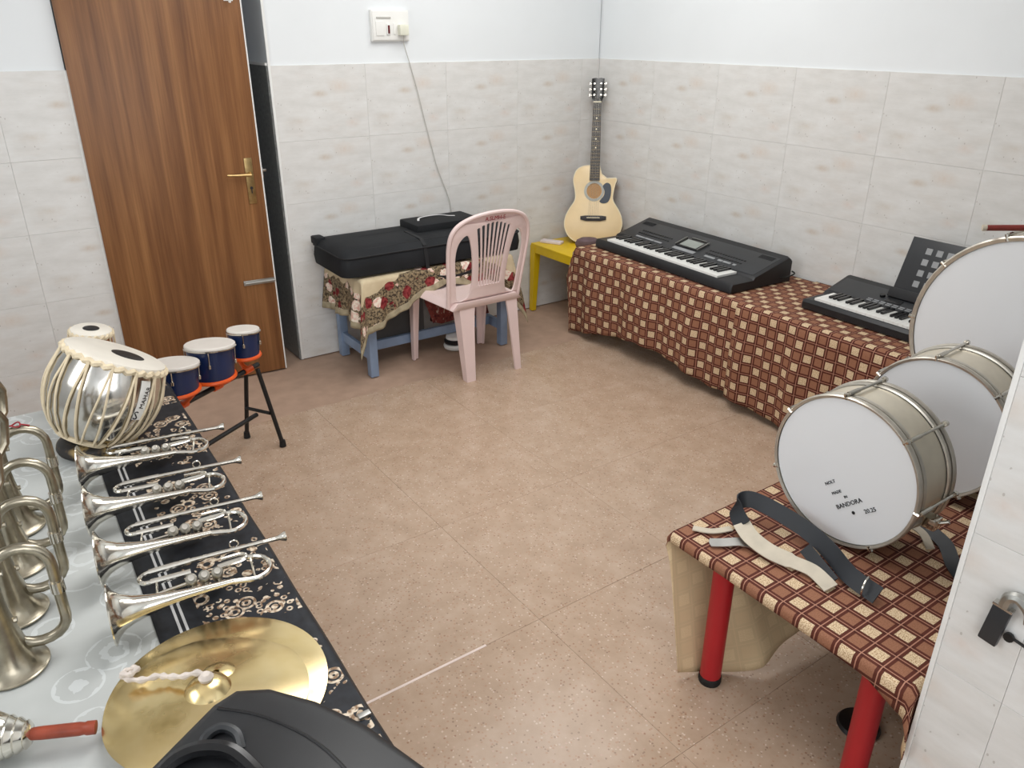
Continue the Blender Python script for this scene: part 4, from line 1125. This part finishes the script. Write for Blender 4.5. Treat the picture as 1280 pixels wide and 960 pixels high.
def trumpet_parts(t):
    S = 'silver'
    # local: x from bell (0) to mouthpiece (.385), y toward the lead pipe, z up; bell axis at z = .056
    zb = .070
    b = MB(); R = [(.0695, 0), (.0705, .001), (.0695, .003), (.053, .011), (.040, .026), (.0305, .05), (.023, .083), (.0165, .125), (.0112, .175), (.0082, .23), (.0068, .275)]
    inner = [(r-.0012, x+.0008) for r, x in R if r > .008]
    b.lathe(list(reversed(inner))+R, 32, T(0, 0, zb) @ RY(PI/2) @ RZ(0)); bell = b.obj('bell', S, t)
    zt = .040
    pts = [(.27, 0, zb-.001), (.30, 0, zb-.006)] + [(.32+.05*math.sin(a), .055-.055*math.cos(a), zb-.010-.012*a/PI) for a in [PI*k/12 for k in range(13)]] + [(.28, .110, zb-.024), (.25, .11, zb-.026)]
    b = MB(); b.tube(pts, [.0068]*(len(pts)-1)+[.006], 10); b.obj('bell_bow', S, t)
    yl = .160
    b = MB(); b.tube([(.405, yl-.022, zt+.022), (.20, yl-.006, zt+.012), (.085, yl-.002, zt+.006)] + [(.085-.02*math.sin(a), yl-.002-.02*(1-math.cos(a)), zt+.005) for a in [PI*k/8 for k in range(1, 9)]] + [(.12, yl-.042, zt+.004), (.18, yl-.042, zt+.004)], .0058, 10); b.obj('lead_pipe', S, t)
    b = MB(); b.tube([(.19, yl-.006, zt+.0115), (.09, yl-.002, zt+.006)], .0082, 10); b.tube([(.185, yl-.042, zt+.004), (.09, yl-.042, zt+.004)], .0082, 10); b.obj('tuning_slide', S, t)
    b = MB(); b.lathe([(0, -.03), (.0058, -.03), (.0062, 0), (.007, .012), (.0105, .02), (.0135, .026), (.0138, .029), (.0115, .030), (.006, .024), (0, .022)], 20, T(.402, yl-.0218, zt+.022) @ RY(PI/2)); b.obj('mouthpiece', S, t)
    for k in range(3):
        x = .182+.031*k; Mv = T(x, .088, zt-.004) @ RX(rad(42))
        b = MB(); b.lathe([(0, -.03), (.0105, -.03), (.0125, -.026), (.0125, .02), (.0142, .022), (.0142, .031), (.011, .034), (0, .034)], 20, Mv); vl = b.obj('valve', 'silver_dull', t)
        b = MB(); b.lathe([(0, .034), (.003, .034), (.003, .044), (.0075, .044), (.0075, .047), (0, .048)], 14, Mv); b.obj('finger_button', S, vl)
        b = MB(); b.tube([(x, .06, zt+.004), (x+.002, .012, zb-.014)], .0045, 8); b.obj('valve_port', S, vl)
    b = MB(); b.tube([(.176, .074, zt+.004), (.11, .068, zt+.002), (.02, .06, zt+.0)], .0056, 8); b.lathe([(0, 0), (.003, 0), (.003, .010), (0, .011)], 8, T(.026, .06, zt+.003)); b.obj('valve_slide', S, t)
    b = MB(); b.tube([(.25, .098, zt+.006), (.305, .1, zt+.010)] + [(.31+.012*math.sin(a), .1+.012*(1-math.cos(a)), zt+.012) for a in [PI*k/6 for k in range(1, 6)]] + [(.305, .124, zt+.014), (.26, .122, zt+.014)], .0052, 8); b.obj('valve_slide', S, t)
    b = MB(); b.tube([(.10, .004, zb-.004), (.104, yl-.042, zt+.004)], .0028, 6); b.obj('brace', S, t)
    b = MB(); b.tube([(.325, .004, zb-.010), (.33, .108, zb-.022)], .0028, 6); b.obj('brace', S, t)
    b = MB(); b.tube([(.30+.011*math.cos(a), yl-.004, zt+.026+.011*math.sin(a)) for a in [2*PI*k/14 for k in range(14)]], .002, 6, cyc=True); b.obj('finger_ring', S, t)
    b = MB(); b.tube([(.15, -.006, zb+.008), (.21, -.006, zb+.004)], .0025, 6); b.obj('saddle_hook', S, t)
def trumpets():
    spots = [((-3.308, -1.757), -12, 'silver trumpet closest to the tabla, farthest in the row of four'),
             ((-3.328, -1.993), -11, 'silver trumpet second from the tabla in the row of four'),
             ((-3.340, -2.218), -9.5, 'silver trumpet second from the brass cymbals in the row of four'),
             ((-3.352, -2.434), -8, 'silver trumpet closest to the brass cymbals, nearest in the row of four')]
    first = None
    for (x, y), r, lab in spots:
        t = thing('trumpet', lab, 'trumpet', (x, y, TZ+.002), (0, 0, rad(r)), 'silver trumpets laid in a row on the runner')
        t.scale = (.88, .92, .92)
        if first is None: trumpet_parts(t); first = t
        else:
            for ch in list(first.children): copy_part(ch, t)
trumpets()

def cymbals():
    def cym(label, r, loc, tilt, az, up=True):
        t = thing('cymbal', label, 'cymbal', loc, (0, 0, 0), 'pair of brass cymbals')
        t.rotation_euler = (Matrix.Rotation(tilt, 4, Vector((math.cos(az), math.sin(az), 0)))).to_euler()
        k = r/.2
        P = [(r, 0), (r*.93, .004), (r*.6, .014), (r*.3, .021), (.046*k, .023), (.038*k, .033), (.022*k, .042), (.006, .045)]
        prof = P + [(q[0]-.0006 if q[0] > .01 else .006, q[1]-.0016) for q in reversed(P)]
        b = MB(); b.lathe(prof, 72, closed=True); b.obj('plate', 'brass_cymbal', t, 40)
        return t
    cym('lower brass cymbal, its rim showing beyond the upper one', .203, (-3.218, -2.690, TZ+.0015), 0, 0)
    t = cym('upper brass cymbal with a white rope knot at its centre', .180, (-3.243, -2.722, TZ+.021), rad(3.5), rad(140))
    pts = catmull([(.004, 0, .049), (-.012, .012, .056), (-.035, .03, .046), (-.055, .06, .034), (-.07, .075, .032), (-.095, .085, .028), (-.118, .108, .026), (-.122, .122, .028), (-.105, .125, .031), (-.098, .112, .036), (-.112, .104, .036), (-.125, .118, .034)], 6)
    b = MB(); b.tube(pts, [.0055+.0016*math.sin(i*1.3) for i in range(len(pts))], 8)
    b.lathe([(0, 0), (.012, .002), (.014, .009), (.008, .016), (0, .017)], 12, T(0, 0, .041)); b.obj('rope_strap', 'rope_white', t)
cymbals()

def bugle(t):
    """stands on its bell; axis along z, loop toward +x"""
    S = 'chrome_aged'
    R = [(.062, 0), (.0635, .003), (.0625, .007), (.054, .014), (.044, .03), (.035, .055), (.028, .09), (.0225, .13), (.0185, .18), (.0155, .23), (.013, .28), (.011, .33)]
    b = MB(); inner = [(r-.0016, z+.0015) for r, z in R if r > .02]
    b.lathe(list(reversed(inner))+R, 36); bl = b.obj('bell', S, t)
    b = MB(); b.tube([(.0625*math.cos(a), .0625*math.sin(a), .0035) for a in [2*PI*k/36 for k in range(36)]], .0032, 6, cyc=True); b.obj('bell_rim', S, bl)
    # elongated loop
    zl, zh, r = .09, .215, .05
    cx = .06
    pts = [(cx-r, 0, zh-.04), (cx-r, 0, zl+.04)]
    loop = [(cx+r*math.cos(a), 0.0, zh+r*math.sin(a)) for a in [PI*k/10 for k in range(11)]] + [(cx-r*math.cos(a), .0, zl-r*math.sin(a)*.9) for a in [PI*k/10 for k in range(11)]]
    b = MB(); b.tube(loop, .0105, 12, cyc=True); b.obj('loop_tube', S, t)
    b = MB(); b.tube([(0, 0, .33), (.004, 0, .37), (.02, .0, .395), (.04, .02, .39), (.048, .03, .36), (.04, .02, .31), (.022, .006, .285)], .009, 10); b.obj('top_bow', S, t)
    b = MB()
    for z in (.11, .22): b.tube([(.012, 0, z), (.03, 0, z)], .006, 8)
    b.obj('brace', S, t)
    b = MB(); b.tube([(cx+r, -.001, .15), (cx+r, -.001, .175)], .0135, 12); b.obj('ferrule', 'chrome', t)
def bugles():
    spots = [((-3.535, -2.395), 'tarnished silver bugle standing on its bell, nearest of the four by the left edge'),
             ((-3.515, -2.215), 'tarnished silver bugle standing on its bell, second nearest of the four'),
             ((-3.492, -2.03), 'tarnished silver bugle standing on its bell, third of the four from the cymbals'),
             ((-3.478, -1.85), 'tarnished silver bugle standing on its bell, farthest of the four toward the tabla')]
    first = None
    for i, ((x, y), lab) in enumerate(spots):
        t = thing('bugle', lab, 'bugle', (x, y, LH+.004), (0, 0, rad((-8, -4, -10, -5)[i])), 'bugles standing on the damask cloth')
        if first is None: bugle(t); first = t
        else:
            for ch in list(first.children): copy_part(ch, t)
    b = MB(); b.tube([(.055+.011*math.cos(a), .011*math.sin(a), .278+.003*math.sin(a*2)) for a in [2*PI*k/14 for k in range(14)]], .002, 6, cyc=True)
    b.tube([(.066, 0, .278), (.085, -.005, .272)], .002, 6); o = b.obj('red_thread', 'ink_red', t); 
bugles()

def handbell():
    t = thing('hand_bell', 'silver ribbed hand bell with a reddish wooden handle beside the cymbals', 'bell', (-3.562, -2.630, TZ+.043), (0, 0, rad(-22)))
    M = RY(rad(95))
    b = MB(); b.lathe([(0, -.085), (.03, -.08), (.042, -.06), (.045, -.035), (.043, -.01), (.036, .005), (.034, .008), (.036, .012), (.031, .018), (.029, .021), (.031, .025), (.025, .032), (.023, .035), (.025, .038), (.018, .044), (0, .046)], 32, M); b.obj('bell_body', 'silver', t)
    b = MB(); b.lathe([(0, .044), (.0105, .044), (.0115, .06), (.0118, .12), (.0105, .128), (.0122, .132), (.012, .146), (0, .147)], 18, M); b.obj('handle', 'handle_red_wood', t)
handbell()

def tabla():
    # large metal bayan
    ax = Vector((.52, .05, 1)).normalized()
    base = Vector((-3.262, -1.520, TZ+.028))
    t = thing('bayan_drum', 'large shiny metal tabla drum laced with cream straps on a ring cushion', 'drum')
    m = align_z(ax); m.translation = base; t.matrix_world = m
    H = .282
    prof = [(0, 0), (.05, .002), (.085, .02), (.118, .055), (.141, .098), (.153, .145), (.155, .19), (.147, .235), (.132, H)]
    b = MB(); b.lathe(prof, 48); b.obj('body', 'copper_shell', t, 60)
    b = MB(); b.lathe([(0, H+.006), (.128, H+.006), (.138, H+.002), (.14, H-.008)], 48); b.obj('skin', 'skin_white', t)
    b = MB(); b.lathe([(0, H+.0075), (.042, H+.0075), (.046, H+.006)], 32, T(.03, -.005, 0)); b.obj('black_patch', 'syahi_black', t)
    b = MB(); n = 120; b.tube([((.140+.003*math.cos(q*PI*.5))*math.cos(2*PI*q/n), (.140+.003*math.cos(q*PI*.5))*math.sin(2*PI*q/n), H-.012+.004*math.sin(q*PI*.5)) for q in range(n)], .009, 6, cyc=True); b.obj('braided_hoop', 'lace_cream', t)
    path = [(r+.004, z) for r, z in prof[2:-1]]+[(.143, H-.008)]
    path = [(p.x, p.y) for p in catmull([Vector((r, z, 0)) for r, z in path], 3)]
    first = None
    for k in range(14):
        for s in (-1, 1):
            if first is None:
                pass
            tw = s*.085
            V = []
            b = MB(); b.tube([(r*math.cos(tw*(1-i/(len(path)-1))*2.0), r*math.sin(tw*(1-i/(len(path)-1))*2.0), z) for i, (r, z) in enumerate(path)], .0036, 6)
            if k == 0: o = b.obj('lacing_strap', 'lace_cream', t); (lace.append(o) if 'lace' in dir() else None)
            else: o = bpy.data.objects.new('lacing_strap', me_l[s]); COL.objects.link(o); o.parent = t
            if k == 0:
                if s == -1: me_l = {}
                me_l[s] = o.data
            o.rotation_euler.z = 2*PI*k/14
    b = MB(); b.tube([(.088*math.cos(2*PI*q/40), .088*math.sin(2*PI*q/40), .024) for q in range(40)], .008, 8, cyc=True); b.obj('base_ring', 'lace_cream', t)
    # maker's plate drawn on the shell, facing the viewer
    a = rad(-62)
    b = MB(); pw = .22
    V = []; F_ = []
    lv = [(.1592, .13), (.1625, .155), (.1668, .2), (.1665, .235), (.163, .255)]
    for r, z in [(r+.0006, z) for r, z in ((.1525, .135), (.1548, .155), (.1553, .19), (.149, .232), (.143, .252))]:
        for q in range(5): an = a+pw*(q/4-.5); V.append((r*math.cos(an), r*math.sin(an), z))
    for j in range(4):
        for q in range(4): o = j*5+q; F_.append((o, o+1, o+6, o+5))
    b.add(V, F_); b.obj('maker_plate', 'plastic_white', t)
    lettering('MAHAR', .020, 'ink_black', t, RZ(a+.02) @ T(.156, 0, .205) @ RZ(PI/2) @ RX(PI/2) @ RZ(rad(86)))
    lettering('S', .036, 'ink_black', t, RZ(a-.06) @ T(.1555, 0, .148) @ RZ(PI/2) @ RX(PI/2))
    def cushion(label, c, R1, r1):
        o = MB(); o.lathe([(R1+r1*math.cos(q), r1*.75+r1*.75*math.sin(q)) for q in [2*PI*k/14 for k in range(14)]], 40, closed=True); o = o.obj('ring_cushion', 'cushion_ring')
        o.location = c; tag(o, label, 'cushion', 'tabla ring cushions')
    cushion('black and gold ring cushion under the large metal tabla drum', (-3.232, -1.512, TZ+.0005), .083, .03)
    # smaller wooden dayan behind
    t = thing('dayan_drum', 'smaller wooden tabla drum with black-patched white head behind the metal one', 'drum')
    hc = Vector((-3.155, -1.215, .775)); ax = Vector((.16, -.06, 1)).normalized(); H = .235
    m = align_z(ax); m.translation = hc-ax*H; t.matrix_world = m @ Matrix.Diagonal((.74, .74, 1, 1))
    prof = [(0, 0), (.085, 0), (.092, .02), (.096, .08), (.09, .16), (.078, H)]
    b = MB(); b.lathe(prof, 36); b.obj('body', 'peg_wood', t, 60)
    b = MB(); b.lathe([(0, H+.006), (.074, H+.006), (.081, H+.002), (.083, H-.006)], 40); b.obj('skin', 'skin_white', t)
    b = MB(); b.lathe([(0, H+.008), (.03, H+.008), (.033, H+.0065)], 28); b.obj('black_patch', 'syahi_black', t)
    b = MB(); n = 80; b.tube([((.083+.003*math.cos(q*PI*.5))*math.cos(2*PI*q/n), (.083+.003*math.cos(q*PI*.5))*math.sin(2*PI*q/n), H-.008+.004*math.sin(q*PI*.5)) for q in range(n)], .0075, 6, cyc=True); b.obj('braided_hoop', 'lace_cream', t)
    path = [(.1, .02), (.104, .08), (.099, .16), (.088, H-.008)]
    b = MB(); b.tube([(r, 0, z) for r, z in path], .0034, 6); o = b.obj('lacing_strap', 'lace_cream', t)
    for k in range(1, 16):
        q = bpy.data.objects.new('lacing_strap', o.data); COL.objects.link(q); q.parent = t; q.rotation_euler.z = 2*PI*k/16
    b = MB(); b.lathe([(0, -.03), (.016, -.03), (.018, 0), (.016, .03), (0, .03)], 14, T(.112, 0, .12)); o = b.obj('tuning_peg', 'peg_wood', t); o.rotation_euler.z = rad(200)
    for k in range(1, 5):
        q = bpy.data.objects.new('tuning_peg', o.data); COL.objects.link(q); q.parent = t; q.rotation_euler.z = rad(200+72*k)
    c = hc-ax*H
    cushion('black and gold ring cushion under the smaller wooden tabla drum', (c.x, c.y, TZ+.0005), .062, .024)
tabla()

def pa_speaker():
    zt = .925
    A = Vector((-3.256, -3.138)); e1 = Vector((.494, -.87)).normalized(); e2 = Vector((-.92, -.39)).normalized()
    t = thing('portable_speaker', 'black plastic loudspeaker cabinet on the near end of the left table', 'speaker')
    def plan(q0, q1, k): return [A+e1*q0*1.0, A+e1*q1]
    out = [Vector(p) for p in ((-3.390, -3.205), (-3.300, -3.150), (-3.270, -3.143), (-3.235, -3.163), (-3.193, -3.216), (-3.157, -3.286), (-3.128, -3.385), (-3.13, -3.5), (-3.2, -3.56), (-3.42, -3.52), (-3.47, -3.4), (-3.45, -3.27))]
    cc = sum(out, Vector((0, 0)))/len(out)
    V = []; F_ = []
    lv = [(.0, LH+.004), (-.004, LH+.02), (-.004, zt-.06), (.0, zt-.016), (.006, zt-.005), (.018, zt)]
    for ins, z in lv:
        for p in out:
            d = (cc-p); q = p + d.normalized()*ins; V.append((q.x, q.y, z))
    n = len(out)
    for k in range(len(lv)-1):
        for i in range(n): j = (i+1) % n; F_.append((k*n+i, k*n+j, (k+1)*n+j, (k+1)*n+i))
    F_.append(tuple(range(n))); F_.append(tuple((len(lv)-1)*n+i for i in range(n)))
    b = MB(); b.add(V, F_); b.obj('cabinet', 'plastic_black', t, 40)
    def on(q0, q1, z): p = A+e1*q0+e2*q1; return (p.x, p.y, z)
    def px(x, y, dz): return (x, y, zt+dz)
    b = MB(); b.tube(catmull([px(-3.333, -3.219, -.004), px(-3.322, -3.205, .002), px(-3.304, -3.203, .004), px(-3.291, -3.219, .002), px(-3.292, -3.24, -.004)], 6), .006, 8); b.obj('handle_recess_rim', 'plastic_dark_grey', t)
    b = MB(); b.tube(catmull([px(-3.377, -3.22, -.006), px(-3.354, -3.219, .006), px(-3.328, -3.228, .011), px(-3.303, -3.25, .009), px(-3.285, -3.29, -.006)], 6), .009, 8); b.obj('handle_bar', 'plastic_black_gloss', t)
    b = MB(); b.tube(catmull([px(-3.298, -3.168, -.0005), px(-3.255, -3.215, -.0005), px(-3.215, -3.30, -.0005), px(-3.195, -3.44, -.0005)], 6), .0022, 6); b.obj('panel_seam', 'plastic_black_gloss', t)
    o = MB(); o.box((-.012, -.006, 0), (.012, .006, .006), ch=.001); o = o.obj('cloth_clip', 'steel_satin'); o.location = (-3.018, -2.905, LH+.006); tag(o, 'small metal clip on the runner edge beside the black speaker', 'clip')
pa_speaker()

# ------------------------------------------------------------------ trio of blue drums on a stand
def drum_trio():
    t = thing('drum_stand', 'black tripod-legged stand with orange clamps in front of the door', 'stand')
    R0 = Vector((-2.545, -.815, .362)); L0 = Vector((-2.985, -1.085, .362))
    d = (L0-R0).normalized(); s = Vector((d.y, -d.x, 0))
    b = MB(); b.tube([R0-d*.02, L0], .0105, 10); b.obj('crossbar', 'metal_black', t)
    b = MB(); b.tube([R0+d*.03-Vector((0, 0, .215)), L0-d*.03-Vector((0, 0, .215))], .0095, 10); b.obj('lower_brace', 'metal_black', t)
    for E, k in ((R0, 1), (L0, -1)):
        for q in (-1, 1):
            top = E+d*.02*k+s*.03*q; f = E + s*.098*q - d*.02*k*(-.2); f.z = .012
            b = MB(); b.tube([top, f], .0095, 10); lg = b.obj('leg', 'metal_black', t)
            b = MB(); b.tube([(f.x, f.y, .002), (f.x, f.y, .03)], [.015, .0125], 10); b.obj('rubber_foot', 'rubber_black', lg)
        a = E+d*.02*k; 
        b = MB(); b.tube([a+s*.066-Vector((0, 0, .2)), a-s*.066-Vector((0, 0, .2))], .0075, 8); b.obj('spreader', 'metal_black', t)
    data = [((-2.583, -.838), .064, .118, .542, 'smallest blue drum of the trio, at the right end of the stand', 'r'),
            ((-2.742, -.922), .094, .138, .538, 'middle blue drum of the trio, widest, on the stand', 'm'),
            ((-2.900, -1.016), .090, .112, .528, 'left blue drum of the trio, half hidden behind the tabla', 'l')]
    for (x, y), r, h, zt, lab, kk in data:
        q = thing('tuned_drum', lab, 'drum', (x, y, zt-h), (rad(-5), rad(4), 0), 'trio of blue drums on the stand')
        b = MB(); b.lathe([(0, 0), (r*.86, 0), (r*.93, h*.5), (r*.97, h-.006), (r*.94, h-.004), (0, h-.006)], 36); b.obj('shell', 'bongo_blue', q)
        b = MB(); b.lathe([(0, h+.001), (r*.97, h+.001), (r*1.01, h-.002), (r*1.02, h-.012), (r*.985, h-.014)], 36); b.obj('skin', 'bongo_head', q)
        b = MB(); b.tube([(r*1.02*math.cos(a), r*1.02*math.sin(a), h-.012) for a in [2*PI*i/36 for i in range(36)]], .0045, 6, cyc=True); b.obj('hoop', 'chrome', q)
        for i in range(5):
            a = 2*PI*i/5-1.9; cx, sy = math.cos(a), math.sin(a)
            b = MB(); b.tube([(r*1.03*cx, r*1.03*sy, h-.012), (r*1.02*cx, r*1.02*sy, h*.5)], .0022, 6); b.lathe([(0, 0), (.0052, .002), (.0055, .016), (0, .02)], 8, T(r*1.02*cx, r*1.02*sy, h*.42)); b.obj('tuning_lug', 'chrome', q)
        zc = R0.z
        b = MB(); pts = [(x+(r*.9)*math.cos(a), y+(r*.9)*math.sin(a), zt-h+.004) for a in [2*PI*i/28 for i in range(28)]]
        b.tube(pts, .008, 8, cyc=True)
        # clamp down to the crossbar
        P = Vector((x, y, 0)); Q = R0 + d*(P-R0).dot(d); nx = Vector((Q.x-P.x, Q.y-P.y, 0)); 
        nx = nx.normalized() if nx.length > .004 else s
        for sg in (1,):
            b.tube([Vector((x, y, zt-h+.002))+nx*r*.88, Vector((Q.x, Q.y, zc+.014))+nx*.02, Vector((Q.x, Q.y, zc))], [.009, .010, .016], 8)
        b.tube([Vector((Q.x, Q.y, zc))-d*.022, Vector((Q.x, Q.y, zc))+d*.022], .0155, 10)
        b.obj('clamp_ring', 'clamp_orange', t)
drum_trio()
